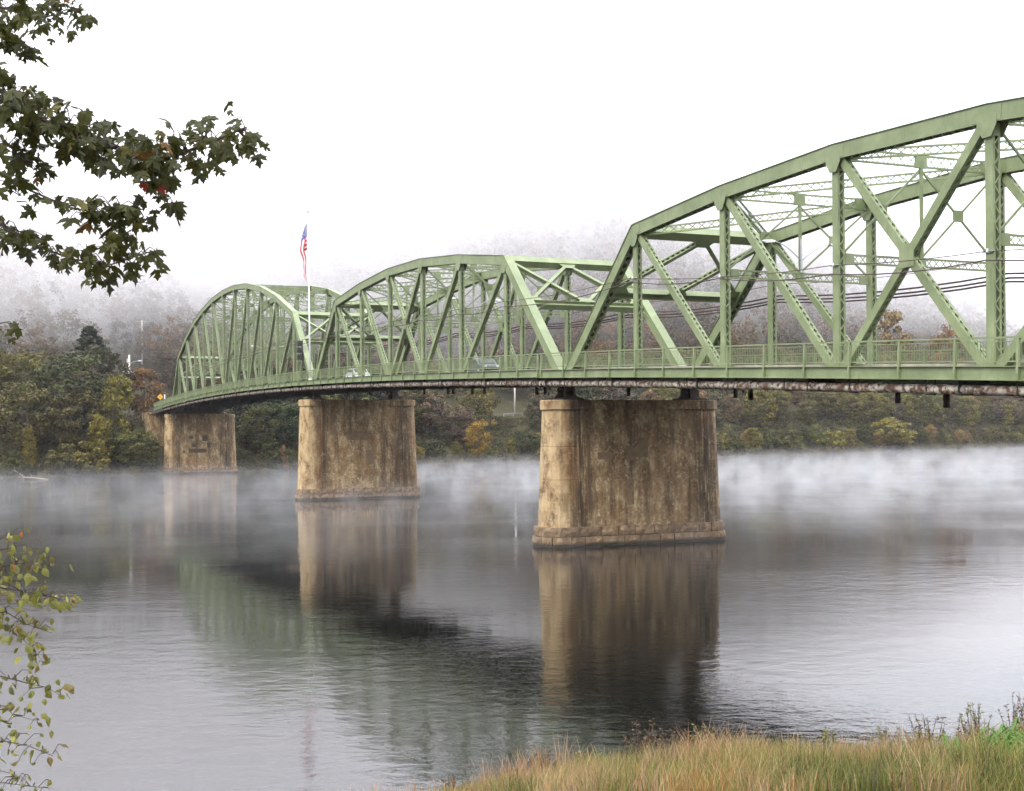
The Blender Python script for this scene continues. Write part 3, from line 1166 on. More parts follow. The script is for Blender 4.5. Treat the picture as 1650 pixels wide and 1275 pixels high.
# ---------------------------------------------------------------- pipe under the sidewalk
t = thing('water_pipe', B(-70, -1.62, deck(-70) - 0.95), 'long rusty pipe with peeling white wrap slung under the sidewalk', 'pipe')
pz = lambda s: deck(s) - 0.955
s = -70.0
while s < 205:
    e = min(s + 5.0, 205)
    pts = [B(s + (e - s) * q / 2, -1.62, pz(s + (e - s) * q / 2)) for q in range(3)]
    MB().tube(pts, 0.20, 14).build('pipe_length', M['pipe'], t, True)
    for off, rr, ln in ((0.0, 0.245, 0.12), (1.1, 0.225, 0.30), (2.7, 0.217, 0.05)):
        q = s + off + random.uniform(-0.1, 0.1)
        if q < 204.5:
            MB().tube([B(q, -1.62, pz(q)), B(q + ln, -1.62, pz(q + ln))], rr, 14).build('collar', M['pipe'], t, True)
    q = s + 1.9
    if q < 195:
        m = MB()
        m.bar(B(q, -1.86, pz(q) - 0.1), B(q, -1.86, pz(q) + 0.42), 0.04, 0.04, DS)
        m.bar(B(q, -1.36, pz(q) - 0.1), B(q, -1.36, pz(q) + 0.42), 0.04, 0.04, DS)
        m.bar(B(q, -1.88, pz(q) - 0.225), B(q, -1.34, pz(q) - 0.225), 0.07, 0.05, UP)
        m.build('hanger', M['iron'], t)
    s = e

# ---------------------------------------------------------------- wires along the trusses
def wire(label, w, hts, sag, rad, ss):
    pts = []
    for i in range(len(ss) - 1):
        for q in range(6):
            f = q / 6
            s = ss[i] + (ss[i + 1] - ss[i]) * f
            h = float(np.interp(s, *hts))
            pts.append(B(s, w, deck(s) + h - sag * 4 * f * (1 - f)))
    pts.append(B(ss[-1], w, deck(ss[-1]) + float(np.interp(ss[-1], *hts))))
    o = MB().tube(pts, rad, 6).build('overhead_wire', M['cable'], None, True)
    tag(o, label, 'wire', 'wires strung along the bridge trusses')


js1 = [-70, -60, -50, -40, -30, -20, -10, 11, 21, 31, 41, 51, 61, 82, 102, 122, 152, 182, 205]
wire('upper thin dark wire along the outer face of the near trusses', -0.42, ([-70, -40, -30, -20, -10, 0, 200], [4.4, 4.66, 4.85, 5.0, 5.65, 5.4, 5.2]), 0.10, 0.022, js1)
wire('lower reddish brown wire along the outer face of the near trusses', -0.47, ([-70, -40, -30, -20, -10, 0, 200], [4.0, 4.3, 4.43, 4.9, 5.4, 5.0, 4.8]), 0.22, 0.032, js1)
js2 = [-70, -50, -30, -10, 11, 31, 51, 72, 102, 142, 182]
for k, (nm, dz, dw) in enumerate((('topmost', 0.42, 0.0), ('middle', 0.20, 0.12), ('lowest', 0.0, 0.0))):
    wire(nm + ' of the three thick dark cables behind the far truss', TW + 0.55 + dw, ([-70, 200], [4.5 + dz, 4.5 + dz]), 0.35, 0.055, js2)
wire('single thin wire above the three thick cables at the far truss', TW + 0.5, ([-70, 200], [5.7, 5.7]), 0.3, 0.02, js2)
# insulator brackets on the near truss
for k, s in enumerate([-60, -50, -40, -30, -20, -10]):
    t = thing('wire_bracket', B(s, -0.2, deck(s) + 4.6), 'grey wire bracket on the %s vertical from the left of the nearest truss' % ['sixth', 'fifth', 'fourth', 'third', 'second', 'first'][k], 'bracket', 'wire brackets on the nearest truss')
    h = float(np.interp(s, [-70, -40, -30, -20, -10], [4.4, 4.66, 4.85, 5.0, 5.65]))
    z = deck(s) + h
    MB().bar(B(s - 0.28, -0.24, z), B(s + 0.35, -0.24, z), 0.06, 0.06).build('arm', M['grey'], t)
    MB().tube([B(s - 0.1, -0.42, z - 0.02), B(s - 0.1, -0.42, z + 0.10)], [0.05, 0.035], 8).build('insulator', M['white'], t)

# ---------------------------------------------------------------- lamps over the roadway
def bridge_lamp(s, label):
    w = TW / 2
    z0 = deck(s) + 5.45
    t = thing('street_lamp', B(s, w, z0), label, 'lamp', 'double-arm lamps inside the trusses')
    MB().tube([B(s - 0.12, w, z0), B(s - 0.12, w, z0 + 1.9)], 0.06, 8).build('mast', M['grey'], t)
    for sg in (-1, 1):
        pts = [B(s - 0.12 - 0.1 * q, w + sg * (0.05 + 1.9 * q), z0 + 0.7 + 0.95 * math.sin(q * math.pi / 2)) for q in (0, 0.2, 0.4, 0.6, 0.8, 1)]
        a = MB().tube(pts, 0.03, 6).build('arm', M['grey'], t, True)
        e = pts[-1]
        m = MB()
        m.prism([e + DW * (sg * x) + UP * zz for x, zz in ((-0.1, 0.05), (0.2, 0.10), (0.6, 0.06), (0.72, -0.02), (0.55, -0.10), (0.0, -0.06))], DS * 0.24)
        m.build('lamp_head', M['white'], t)


bridge_lamp(-20, 'grey double-arm street lamp inside the nearest truss, close to its left portal')
bridge_lamp(31, 'grey double-arm street lamp inside the middle truss span')
bridge_lamp(122, 'grey double-arm street lamp deep inside the farthest arched truss')

# floodlights on the far span's near end post
lp = B(GAP * 2 + 70 + 4.4, -0.35, deck(76) + 3.9)
t = thing('floodlight', lp, 'black floodlights clamped to the bright end post beside the flagpole', 'floodlight')
for k in range(3):
    MB().box(lp + UP * (k * 0.85 - 0.8) - DW * 0.35 - DS * 0.1, DS * 0.42, DW * 0.30, UP * 0.30).build('lamp_box', M['black'], t)
MB().bar(lp - UP * 1.3, lp + UP * 1.3, 0.12, 0.12).build('bracket', M['black'], t)

# ---------------------------------------------------------------- flagpole and flag
FPB = B(71.0, -0.75, deck(71.0) - 0.02)
ftop = V(FPB.x, FPB.y, 0) + UP * (CAMZ + (hz(500) - 343) / FPX * FPB.y)
t = thing('flagpole', FPB, 'tall white flagpole rising above the railing at the middle pier', 'flagpole')
lean = V(-0.10, 0, 0)
MB().tube([FPB, FPB * 0.5 + (ftop + lean) * 0.5, ftop + lean], [0.12, 0.095, 0.05], 12).build('pole', M['white'], t, True)
bm = MB()
bm.tube([ftop + lean + UP * q for q in (0, 0.04, 0.14, 0.24, 0.28)], [0.02, 0.12, 0.16, 0.12, 0.02], 10)
bm.build('finial', M['grey'], t, True)
MB().tube([FPB, FPB + UP * 0.4], [0.2, 0.17], 12).build('base_collar', M['white'], t)

fl = thing('flag', ftop + lean - UP * 1.2, 'limp stars and stripes flag hanging beside the white flagpole', 'flag')
# the cloth hangs limp: hoist along the pole, fly end fallen; rows follow the stripes
HO, FLY = 3.3, 7.6
NU, NV = 26, 13 * 2


def cloth(u, v):
    """u 0..1 fly, v 0..1 down the hoist"""
    s_ = min(1.0, u / 0.22)
    rest = max(0.0, u - 0.22)
    l = v * HO + 0.35 * s_ + rest * FLY * (0.98 - 0.38 * v)      # how far down this point of the limp cloth hangs
    wd = float(np.interp(l, [0, 1.2, 2.5, 3.6, 4.8, 7.0], [0.25, 0.55, 0.85, 0.95, 0.65, 0.45]))
    fold = (v / 0.3) if v < 0.3 else 1 - 0.85 * (v - 0.3) / 0.7    # the fallen fly end folds back behind itself
    k = min(1.0, rest * 4)
    x = -(0.12 + wd * ((1 - k) * 0.9 * s_ + k * (0.15 + 0.75 * fold + 0.10 * math.sin(l * 2.4))))
    y = -0.1 + 0.2 * math.sin(v * 6 + u * 8) * s_ - 0.45 * k + (0.25 * k if v > 0.3 else 0)
    return ftop + lean + V(x, y, -1.2 - l)


grid = {}
parts = {}
for i in range(NU):
    for j in range(NV):
        st = j // 2
        if i < NU * 0.4 and st < 7:
            key = ('canton', 'blue_cloth')
        else:
            key = ('stripe%d' % st, 'red_cloth' if st % 2 == 0 else 'white_cloth')
        m = parts.setdefault(key, MB())
        n = len(m.v)
        m.v += [cloth(i / NU, j / NV), cloth((i + 1) / NU, j / NV), cloth((i + 1) / NU, (j + 1) / NV), cloth(i / NU, (j + 1) / NV)]
        m.f.append((n, n + 1, n + 2, n + 3))
canton = None
for (nm, mt), m in parts.items():
    o = m.build('canton' if nm == 'canton' else 'stripe', M[mt], fl)
    if nm == 'canton':
        canton = o
sm = MB()
for r in range(9):
    for c in range(6 if r % 2 == 0 else 5):
        u = 0.4 * ((c + (0.5 if r % 2 == 0 else 1.0)) / 6)
        v = 7 / 13 * (r + 0.7) / 9.4
        p = cloth(u, v)
        q = cloth(u + 0.01, v)
        r_ = cloth(u, v + 0.01)
        a, b = (q - p).normalized(), (r_ - p).normalized()
        nn = a.cross(b).normalized()
        for sg in (-1, 1):
            poly = []
            for k in range(10):
                rad = 0.085 if k % 2 == 0 else 0.035
                poly.append(p + nn * (sg * 0.015) + a * (rad * math.cos(k * math.pi / 5)) + b * (rad * math.sin(k * math.pi / 5)))
            sm.prism(poly, nn * 0.006)
sm.build('stars', M['white_cloth'], canton, kind='stuff')

# ---------------------------------------------------------------- vehicles
def make_car(p, heading, paint, label, van=False):
    t = thing('car', p, label, 'car', 'vehicles by the bridge')
    t.rotation_euler = (0, 0, heading)
    hh = 1.45 if not van else 1.75
    prof = [(-2.2, 0.35), (-2.25, 0.7), (-2.1, 0.92), (-1.75, 0.98), (-1.35, hh - 0.06), (-0.9, hh), (0.35, hh), (0.75, hh - 0.06), (1.25, 0.98), (2.0, 0.86), (2.2, 0.66), (2.22, 0.38), (1.9, 0.28), (-1.9, 0.28)]
    m = MB()
    m.prism([V(x, 0, z) for x, z in prof], V(0, 1.74, 0))
    body = local_build(m, 'body', paint, t)
    bv = body.modifiers.new('bevel', 'BEVEL')
    bv.width = 0.07
    bv.segments = 2
    g = [((-1.62, 1.03), (-1.30, hh - 0.12), (-0.35, hh - 0.10), (-0.35, 1.03)), ((-0.27, 1.03), (-0.27, hh - 0.10), (0.40, hh - 0.10), (1.05, 1.03))]
    for sg in (-1, 1):
        for q in g:
            local_build(MB().prism([V(x, sg * 0.872, z) for x, z in q], V(0, 0.02, 0)), 'window', M['glass'], t)
        for x in (-1.35, 1.38):
            w = local_build(MB().tube([V(x, sg * 0.70, 0.32), V(x, sg * 0.90, 0.32)], 0.32, 14), 'wheel', M['rubber'], t)
            local_build(MB().tube([V(x, sg * 0.89, 0.32), V(x, sg * 0.915, 0.32)], 0.19, 10), 'rim', M['grey'], w)
        local_build(MB().box(V(2.17, sg * 0.62, 0.70), V(0.06, 0, 0), V(0, 0.16, 0), V(0, 0, 0.07)), 'headlight', M['white'], t)
        local_build(MB().box(V(-2.2, sg * 0.66, 0.82), V(0.05, 0, 0), V(0, 0.13, 0), V(0, 0, 0.08)), 'tail_light', M['red_lens'], t)
    for a, b in (((-1.79, 1.03), (-1.42, hh - 0.10)), ((1.28, 1.01), (0.80, hh - 0.08))):
        sgn = -1 if a[0] < 0 else 1
        d = V(b[0] - a[0], 0, b[1] - a[1])
        local_build(MB().box(V((a[0] + b[0]) / 2 + sgn * 0.02, 0, (a[1] + b[1]) / 2), d * 0.5, V(0, 0.72, 0), V(0.015 * sgn, 0, 0.02)), 'windscreen', M['glass'], t)


hd = math.atan2(DS.y, DS.x)
make_car(B(24.5, 3.2, deck(24.5) - 0.13), hd + math.pi, M['car_grey'], 'dark grey car on the middle span, roof just above the railing')
make_car(B(64, 3.2, deck(64) - 0.13), hd + math.pi, M['car_white'], 'white car on the bridge just right of the flagpole')
make_car(B(228, 2.5, deck(228) - 0.11), hd, M['car_white'], 'white car on the far approach road left of the bridge end')

# ---------------------------------------------------------------- signs, poles and guard rails on the far bank
sp = B(204.3, -0.9, deck(204) - 0.1)
t = thing('warning_sign', sp, 'yellow diamond warning sign at the far left end of the bridge', 'sign')
MB().tube([sp, sp + UP * 2.9], 0.045, 8).build('post', M['grey'], t)
m = MB()
c = sp + UP * 2.45 - DS * 0.06
m.prism([c + DW * 0.62, c + UP * 0.62, c - DW * 0.62, c - UP * 0.62], DS * 0.02)
o = m.build('sign_board', M['yellow'], t)
m = MB()
for dx in (-0.12, 0.12):
    m.box(c - DS * 0.016 + DW * dx, DW * 0.045, UP * 0.26, DS * 0.004)
m.build('symbol', M['black'], o)
c2 = sp + UP * 2.45 + DW * 0.95 - DS * 0.04
MB().box(c2, DW * 0.13, UP * 0.55, DS * 0.012).build('marker_board', M['white'], t)


def util_pole(x, ytop, Y, label, arm=True, lamp=False, ybase=None):
    p = at_depth(x, ytop, Y)
    g = ground_far(p)
    zb = max(g - 0.3, p.z - 15.5) if ybase is None else min(g - 0.3, p.z - 8)
    base = V(p.x, p.y, g - 0.4)
    t = thing('utility_pole', base, label, 'utility pole', 'utility poles on the far bank')
    MB().tube([base, p], [0.30, 0.24], 8).build('pole', M['wood_pole'], t, True)
    if arm:
        q = p - UP * 0.5
        MB().bar(q - V(1.5, 0.4, 0), q + V(1.5, 0.4, 0), 0.12, 0.15).build('crossarm', M['wood_pole'], t)
        for k in (-1.35, -0.6, 0.6, 1.35):
            MB().tube([q + V(k, k * 0.27, 0.08), q + V(k, k * 0.27, 0.32)], 0.06, 6).build('insulator', M['grey'], t)
    if lamp:
        q = p - UP * 2.4
        MB().tube([q, q + V(0.9, 0, 0.75), q + V(2.3, 0, 1.0)], 0.05, 6).build('lamp_arm', M['grey'], t, True)
        MB().box(q + V(2.6, 0, 0.98), V(0.45, 0, 0), V(0, 0.16, 0), V(0, 0, 0.09)).build('lamp_head', M['white'], t)
        MB().tube([p - UP * 1.9 + V(-0.35, 0, 0), p - UP * 0.9 + V(-0.35, 0, 0)], 0.25, 10).build('transformer', M['grey'], t)


util_pole(230, 516, 385, 'tall pale utility pole with crossarm on the misty slope at left')
util_pole(209, 572, 300, 'utility pole with street lamp arm near the far left bridge end', False, True)
util_pole(830, 600, 392, 'pale utility pole seen under the deck left of the nearest pier', True)
util_pole(232, 430, 470, 'faint utility pole high on the misty hill at left', True)


def guard_rail(x0, y0, x1, y1, Y0, Y1, label):
    a, b = at_depth(x0, y0, Y0), at_depth(x1, y1, Y1)
    a.z, b.z = ground_far(a) + 0.7, ground_far(b) + 0.7
    t = thing('guard_rail', V(a.x, a.y, a.z - 0.7), label, 'guard rail', 'guard rails on the far bank')
    m = MB()
    m.bar(a, b, 0.06, 0.32)
    m.build('beam', M['grey'], t)
    n = max(2, int((b - a).length / 4))
    for i in range(n + 1):
        p = a + (b - a) * (i / n)
        g = min(ground_far(p) - 0.3, p.z - 0.6)
        MB().bar(V(p.x, p.y + 0.1, g), p + V(0, 0.1, 0.1), 0.14, 0.14).build('post', M['wood_pole'], t)


guard_rail(192, 587, 268, 583, 372, 380, 'grey guard rail crossing the misty slope behind the tall pole at left')
guard_rail(-40, 655, 46, 646, 296, 306, 'guard rail of the road at the far left edge')
guard_rail(812, 667, 872, 669, 384, 396, 'pale guard rail under the deck left of the nearest pier')

# ---------------------------------------------------------------- trees
def leaf_cloud(rng, centres, radii, per, size, flat=0.75):
    """quads scattered in clumps; returns verts (n*4,3)"""
    out = []
    for c, r in zip(centres, radii):
        n = per
        d = rng.normal(size=(n, 3))
        d /= np.linalg.norm(d, axis=1)[:, None]
        rr = r * rng.uniform(0.25, 1.0, n) ** 0.5
        p = np.asarray(c) + d * rr[:, None] * np.array([1, 1, flat])
        nrm = d * 0.9 + rng.normal(size=(n, 3)) * 0.6 + np.array([0, 0, 0.35])
        nrm /= np.linalg.norm(nrm, axis=1)[:, None]
        a = np.cross(nrm, rng.normal(size=(n, 3)))
        a /= np.linalg.norm(a, axis=1)[:, None]
        b = np.cross(nrm, a)
        sz = size * rng.uniform(0.6, 1.35, n)
        a *= sz[:, None] * 0.5
        b *= (sz * rng.uniform(0.55, 0.9, n))[:, None] * 0.5
        q = np.stack([p - a * 1.2, p - b, p + a * 1.2, p + b], axis=1)
        out.append(q.reshape(-1, 3))
    return np.concatenate(out)


def quads(n):
    return np.arange(n * 4).reshape(-1, 4)


def crown_centres(rng, kind, n):
    """clump centres of a unit tree: height 1, crown radius about 0.3"""
    cs, rs = [], []
    if kind == 'round':
        z0, zc, rx, rz = 0.14, 0.56, 0.33, 0.44
        lobes = [(rng.normal(size=3) * np.array([0.17, 0.17, 0.2])) for _ in range(6)]
        for i in range(n):
            d = rng.normal(size=3)
            d /= np.linalg.norm(d)
            rad = rng.uniform(0.45, 1.0) ** 0.6
            b = 1 + 0.35 * sum(max(0, float(np.dot(d, l / np.linalg.norm(l)))) ** 6 for l in lobes) - 0.12
            p = np.array([d[0] * rx, d[1] * rx, d[2] * rz]) * rad * b
            p[2] += zc
            if p[2] < z0:
                p[2] = z0 + rng.uniform(0, 0.1)
            cs.append(p)
            rs.append(rng.uniform(0.055, 0.11))
    elif kind == 'conifer':
        for i in range(n):
            h = rng.uniform(0.06, 1.0) ** 1.1
            a = rng.uniform(0, 6.283)
            lay = 0.82 + 0.18 * math.sin(h * 60)
            r = 0.30 * (1 - h) ** 0.8 * lay * rng.uniform(0.5, 1.05) + 0.012
            cs.append(np.array([math.cos(a) * r, math.sin(a) * r, h - r * 0.25]))
            rs.append(0.018 + 0.034 * (1 - h))
    elif kind == 'tall':
        for i in range(n):
            h = rng.uniform(0.12, 1.0)
            a = rng.uniform(0, 6.283)
            r = 0.24 * math.sin(math.pi * min(1, (h - 0.05) * 1.02)) ** 0.6 * rng.uniform(0.3, 1.1) + 0.02
            cs.append(np.array([math.cos(a) * r + 0.05 * math.sin(h * 9), math.sin(a) * r, h - 0.03]))
            rs.append(rng.uniform(0.05, 0.10))
    else:                                              # shrub
        for i in range(n):
            d = rng.normal(size=3)
            d /= np.linalg.norm(d)
            rad = rng.uniform(0.3, 1.0) ** 0.6
            cs.append(np.array([d[0] * 0.55 * rad, d[1] * 0.55 * rad, abs(d[2]) * 0.85 * rad + 0.05]))
            rs.append(rng.uniform(0.09, 0.19))
    return cs, rs


CROWN, TRUNK = {}, {}
VAR = 4
for kind, n, per, size in (('round', 80, 70, 0.030), ('conifer', 320, 24, 0.024), ('tall', 80, 64, 0.030), ('shrub', 40, 75, 0.062)):
    for v in range(VAR):
        rng = np.random.default_rng(100 + v + 10 * len(kind))
        cs, rs = crown_centres(rng, kind, n)
        vq = leaf_cloud(rng, cs, rs, per, size)
        lv_ = np.repeat(rng.uniform(0.55, 1.75, (len(cs), 1)) * 0.6 + 0.4, per, axis=0) * rng.uniform(0.6, 1.7, (len(vq) // 4, 1))
        lc_ = np.concatenate([lv_ * rng.uniform(0.9, 1.2, lv_.shape), lv_, lv_ * 0.9, np.ones_like(lv_)], axis=1)
        CROWN[kind, v] = fast_mesh('crown_' + kind, vq, quads(len(vq) // 4), M['crown'], cols=np.repeat(lc_, 4, axis=0))
        m = MB()
        hgt = 0.85 if kind != 'shrub' else 0.5
        lean_ = rng.uniform(-0.03, 0.03, 2)
        m.tube([(lean_[0] * q * 2, lean_[1] * q * 2, hgt * q - 0.03) for q in (0, 0.25, 0.5, 0.75, 1)], [0.021, 0.016, 0.012, 0.008, 0.003], 7)
        if kind != 'conifer':
            for k in range(9):
                c = cs[k * 3]
                h0 = min(max(0.12, c[2] - 0.28), 0.6) * (1 if kind != 'shrub' else 0.2)
                a0 = V(lean_[0] * 2 * h0, lean_[1] * 2 * h0, h0)
                c = V(*[float(x) for x in c])
                m.tube([a0, a0 * 0.5 + c * 0.5 + V(0, 0, -0.02), c], [0.008, 0.005, 0.002], 5, False)
        me = bpy.data.meshes.new('trunk_' + kind)
        me.from_pydata([tuple(p) for p in m.v], [], m.f)
        me.materials.append(M['bark'])
        TRUNK[kind, v] = me

COLS = {
    'dark green': (0.036, 0.043, 0.016), 'olive': (0.072, 0.072, 0.024), 'olive green': (0.054, 0.062, 0.021),
    'yellow green': (0.105, 0.098, 0.024), 'golden': (0.17, 0.115, 0.024), 'rusty brown': (0.115, 0.062, 0.028),
    'grey brown': (0.075, 0.064, 0.048), 'deep evergreen': (0.017, 0.028, 0.016), 'tan': (0.14, 0.10, 0.055)}


def plant_tree(p, h, wide, kind, colour, label, cat='tree', group=None, trunk_mat=None, rng=random):
    v = rng.randrange(VAR)
    name = {'conifer': 'pine_tree', 'shrub': 'shrub'}.get(kind, 'tree')
    t = thing(name, p, label, cat, group)
    t.rotation_euler = (0, 0, rng.uniform(0, 6.28))
    t.scale = (h * wide, h * wide, h)
    c = bpy.data.objects.new('crown', CROWN[kind, v])
    k = [rng.uniform(0.82, 1.2) for _ in range(2)]
    base = COLS[colour]
    c.color = (base[0] * k[0], base[1] * k[0] * (0.5 + 0.5 * k[1]), base[2], 1)
    c.parent = t
    COL.objects.link(c)
    s = bpy.data.objects.new('trunk', TRUNK[kind, v])
    s.parent = t
    COL.objects.link(s)


ORD = ['first', 'second', 'third', 'fourth', 'fifth', 'sixth', 'seventh', 'eighth', 'ninth', 'tenth', 'eleventh', 'twelfth', 'thirteenth', 'fourteenth', 'fifteenth', 'sixteenth', 'seventeenth', 'eighteenth', 'nineteenth', 'twentieth', 'twenty-first', 'twenty-second', 'twenty-third', 'twenty-fourth', 'twenty-fifth', 'twenty-sixth', 'twenty-seventh', 'twenty-eighth', 'twenty-ninth', 'thirtieth'] + ['thirty-' + q for q in ('first', 'second', 'third', 'fourth', 'fifth', 'sixth', 'seventh', 'eighth', 'ninth')] + ['fortieth'] + ['forty-' + q for q in ('first', 'second', 'third', 'fourth', 'fifth', 'sixth', 'seventh', 'eighth', 'ninth')]
ZONES = [(-9999, 263, 'left of the farthest pier'), (263, 478, 'between farthest and middle piers'), (478, 866, 'between middle and nearest piers'), (866, 9999, 'right of the nearest pier')]


def px_of(p):
    return 825 + p.x / p.y * FPX


def clear_of_bridge(p, r):
    q = p - P0
    w = q.dot(DW)
    s = q.dot(DS)
    return not (180 < s < 300 and -4 - r * 0.6 < w < 14 + r * 0.6)


counts = {}
rr = random.Random(11)
for row, (bmin, bmax, step, hmin, hmax, nm) in enumerate(((2.5, 7, 7.5, 4.0, 8.5, 'waterside row'), (10, 19, 8.5, 11, 17, 'second row'), (24, 38, 9.5, 13, 19, 'third row'), (76, 98, 13, 12, 17, 'slope row'))):
    u = -40.0
    while u < 470:
        b = rr.uniform(bmin, bmax)
        uu = u + rr.uniform(-2.5, 2.5)
        p = far_pt(uu, b)
        h = rr.uniform(hmin, hmax)
        x = px_of(p)
        u += step * rr.uniform(0.75, 1.25)
        if not (-220 < x < 1760) or not clear_of_bridge(p, 4):
            continue
        if row in (1, 2) and 795 < x < 870:            # gap with the pole
            continue
        if row == 3 and 205 < x < 255:
            continue
        right = x > 1000
        if row == 0:
            kind = rr.choice(['shrub', 'shrub', 'round', 'tall'])
            col = rr.choice(['olive', 'olive green', 'yellow green', 'olive', 'dark green', 'tan', 'olive green'] if right else ['dark green', 'olive green', 'olive', 'yellow green'])
        elif row == 3:
            kind = rr.choice(['round', 'round', 'tall'])
            col = rr.choice(['grey brown', 'tan', 'rusty brown', 'olive', 'grey brown'])
        else:
            kind = rr.choice(['round', 'round', 'tall', 'round', 'conifer'] if row == 2 else ['round', 'round', 'tall'])
            col = rr.choice(['olive', 'olive', 'olive green', 'yellow green', 'olive', 'tan', 'grey brown', 'yellow green'] if right else ['dark green', 'olive green', 'dark green', 'olive', 'grey brown'])
        if kind == 'conifer':
            col = 'deep evergreen'
        if 263 < x < 480 and row < 3:
            col = rr.choice(['dark green', 'deep evergreen', 'dark green'])
        if right and row in (1, 2):
            h *= 0.85
        zone = next(z for a, c, z in ZONES if a <= x < c)
        k = counts.get((nm, zone), 0)
        counts[nm, zone] = k + 1
        what = 'shrub' if kind == 'shrub' else ('pine' if kind == 'conifer' else 'tree')
        if h < 6 and kind != 'shrub':
            what = 'small tree'
        lab = '%s %s in %s, %s from left, %s' % (col, what, nm, ORD[k], zone)
        z = land_z(uu, b) - 0.15
        wide = rr.uniform(0.95, 1.35) if kind != 'shrub' else rr.uniform(0.9, 1.3)
        plant_tree(V(p.x, p.y, z), h, wide, kind, col, lab, 'shrub' if kind == 'shrub' else 'tree', 'trees of the %s on the far bank' % nm, rng=rr)


def special(x, ytop, Y, kind, colour, wpx, label, cat='tree'):
    """a tree told apart in the photo: column, row of its top, depth, crown width in px"""
    p = at_depth(x, ytop, Y)
    g = ground_far(p) - 0.2
    h = max(3.0, p.z - g)
    wm_ = wpx / FPX * Y
    wide = wm_ / h / {'round': 0.70, 'conifer': 0.56, 'tall': 0.52, 'shrub': 1.15}[kind]
    plant_tree(V(p.x, p.y, g), h, wide, kind, colour, label, cat, rng=rr)


special(146, 526, 318, 'conifer', 'deep evergreen', 135, 'dark pointed pine rising above the trees at left, below the maple twigs')
special(108, 575, 268, 'round', 'dark green', 140, 'large dark green round tree at the water left of the bridge')
special(185, 602, 264, 'tall', 'yellow green', 58, 'yellow green vine-hung tree beside the large dark tree at left')
special(160, 668, 258, 'tall', 'yellow green', 36, 'pale yellow vine-draped snag at the waterside at left')
special(46, 690, 254, 'tall', 'yellow green', 26, 'slim yellow green vine column at the left waterside')
special(232, 592, 292, 'round', 'rusty brown', 70, 'brownish tree in front of the misty slope, next to the lamp pole')
special(40, 556, 300, 'round', 'olive', 90, 'olive tree with pale top at the left edge, behind the large dark tree')
special(215, 690, 262, 'round', 'olive green', 80, 'low spreading olive green tree left of the farthest pier')
special(-10, 600, 290, 'round', 'dark green', 80, 'dark tree cut by the left edge of the picture')
special(415, 655, 292, 'round', 'dark green', 70, 'dark green tree just right of the farthest pier')
special(455, 640, 300, 'round', 'deep evergreen', 70, 'very dark tree close left of the middle pier')
special(456, 712, 287, 'shrub', 'tan', 22, 'small rust coloured dead bush at the water left of the middle pier', 'shrub')
special(1090, 536, 560, 'tall', 'golden', 26, 'bright golden tree seen through the left panel of the nearest truss')
special(1440, 498, 560, 'round', 'tan', 80, 'large tan round tree seen through the crossed panel of the nearest truss')
special(1530, 512, 575, 'round', 'rusty brown', 66, 'rusty round tree right of the large tan tree behind the truss')
special(1290, 512, 590, 'round', 'grey brown', 80, 'grey brown round tree behind the second panel of the nearest truss')
special(960, 545, 560, 'round', 'rusty brown', 60, 'rust tinted tree behind the portal of the nearest truss')
special(1215, 690, 408, 'tall', 'yellow green', 30, 'yellow vine-hung tree just right of the nearest pier')
special(1440, 672, 465, 'round', 'yellow green', 75, 'yellow green tree by the water below the nearest span')
special(770, 680, 335, 'round', 'golden', 42, 'golden leaved small tree between middle and nearest piers')

# the wooded hillside, too far off in the mist to tell single trees apart
rng = np.random.default_rng(5)
allv, allc = [], []
pal = np.array([(0.090, 0.066, 0.046), (0.105, 0.070, 0.042), (0.070, 0.060, 0.036), (0.135, 0.082, 0.040), (0.060, 0.060, 0.030), (0.11, 0.088, 0.05)])
n_t = 0
for i in range(2600):
    u = rng.uniform(-160, 620)
    b = (84 + 260 * rng.uniform() ** 1.3) / steep(u)
    p = far_pt(u, b)
    x = px_of(p)
    if not (-160 < x < 1800) or (208 < x < 250 and p.y < 384):
        continue
    q = p - P0
    if b < 90 and -6 < q.dot(DW) < 14:
        continue
    h = rng.uniform(11, 19)
    g = land_z(u, b)
    n = 34
    d = rng.normal(size=(n, 3))
    d /= np.linalg.norm(d, axis=1)[:, None]
    wd = rng.uniform(0.24, 0.36) * h
    cen = d * (rng.uniform(0.35, 1, n) ** 0.5)[:, None] * np.array([wd, wd, h * 0.42]) + np.array([p.x, p.y, g + h * 0.56])
    far = b > 190
    vq = leaf_cloud(rng, cen, rng.uniform(0.9, 1.7, n), 10 if far else 18, 0.95 if far else 0.72)
    allv.append(vq)
    c = pal[rng.integers(len(pal))] * rng.uniform(0.75, 1.25)
    allc.append(np.tile(np.append(c, 1.0), (len(vq), 1)))
    n_t += 1
allv = np.concatenate(allv)
allc = np.concatenate(allc)
hw = link('hillside_wood', fast_mesh('hillside_wood', allv, quads(len(allv) // 4), M['wood'], cols=allc), kind='stuff')
tag(hw, 'misty autumn wood covering the hillside behind the bridge', 'wood')

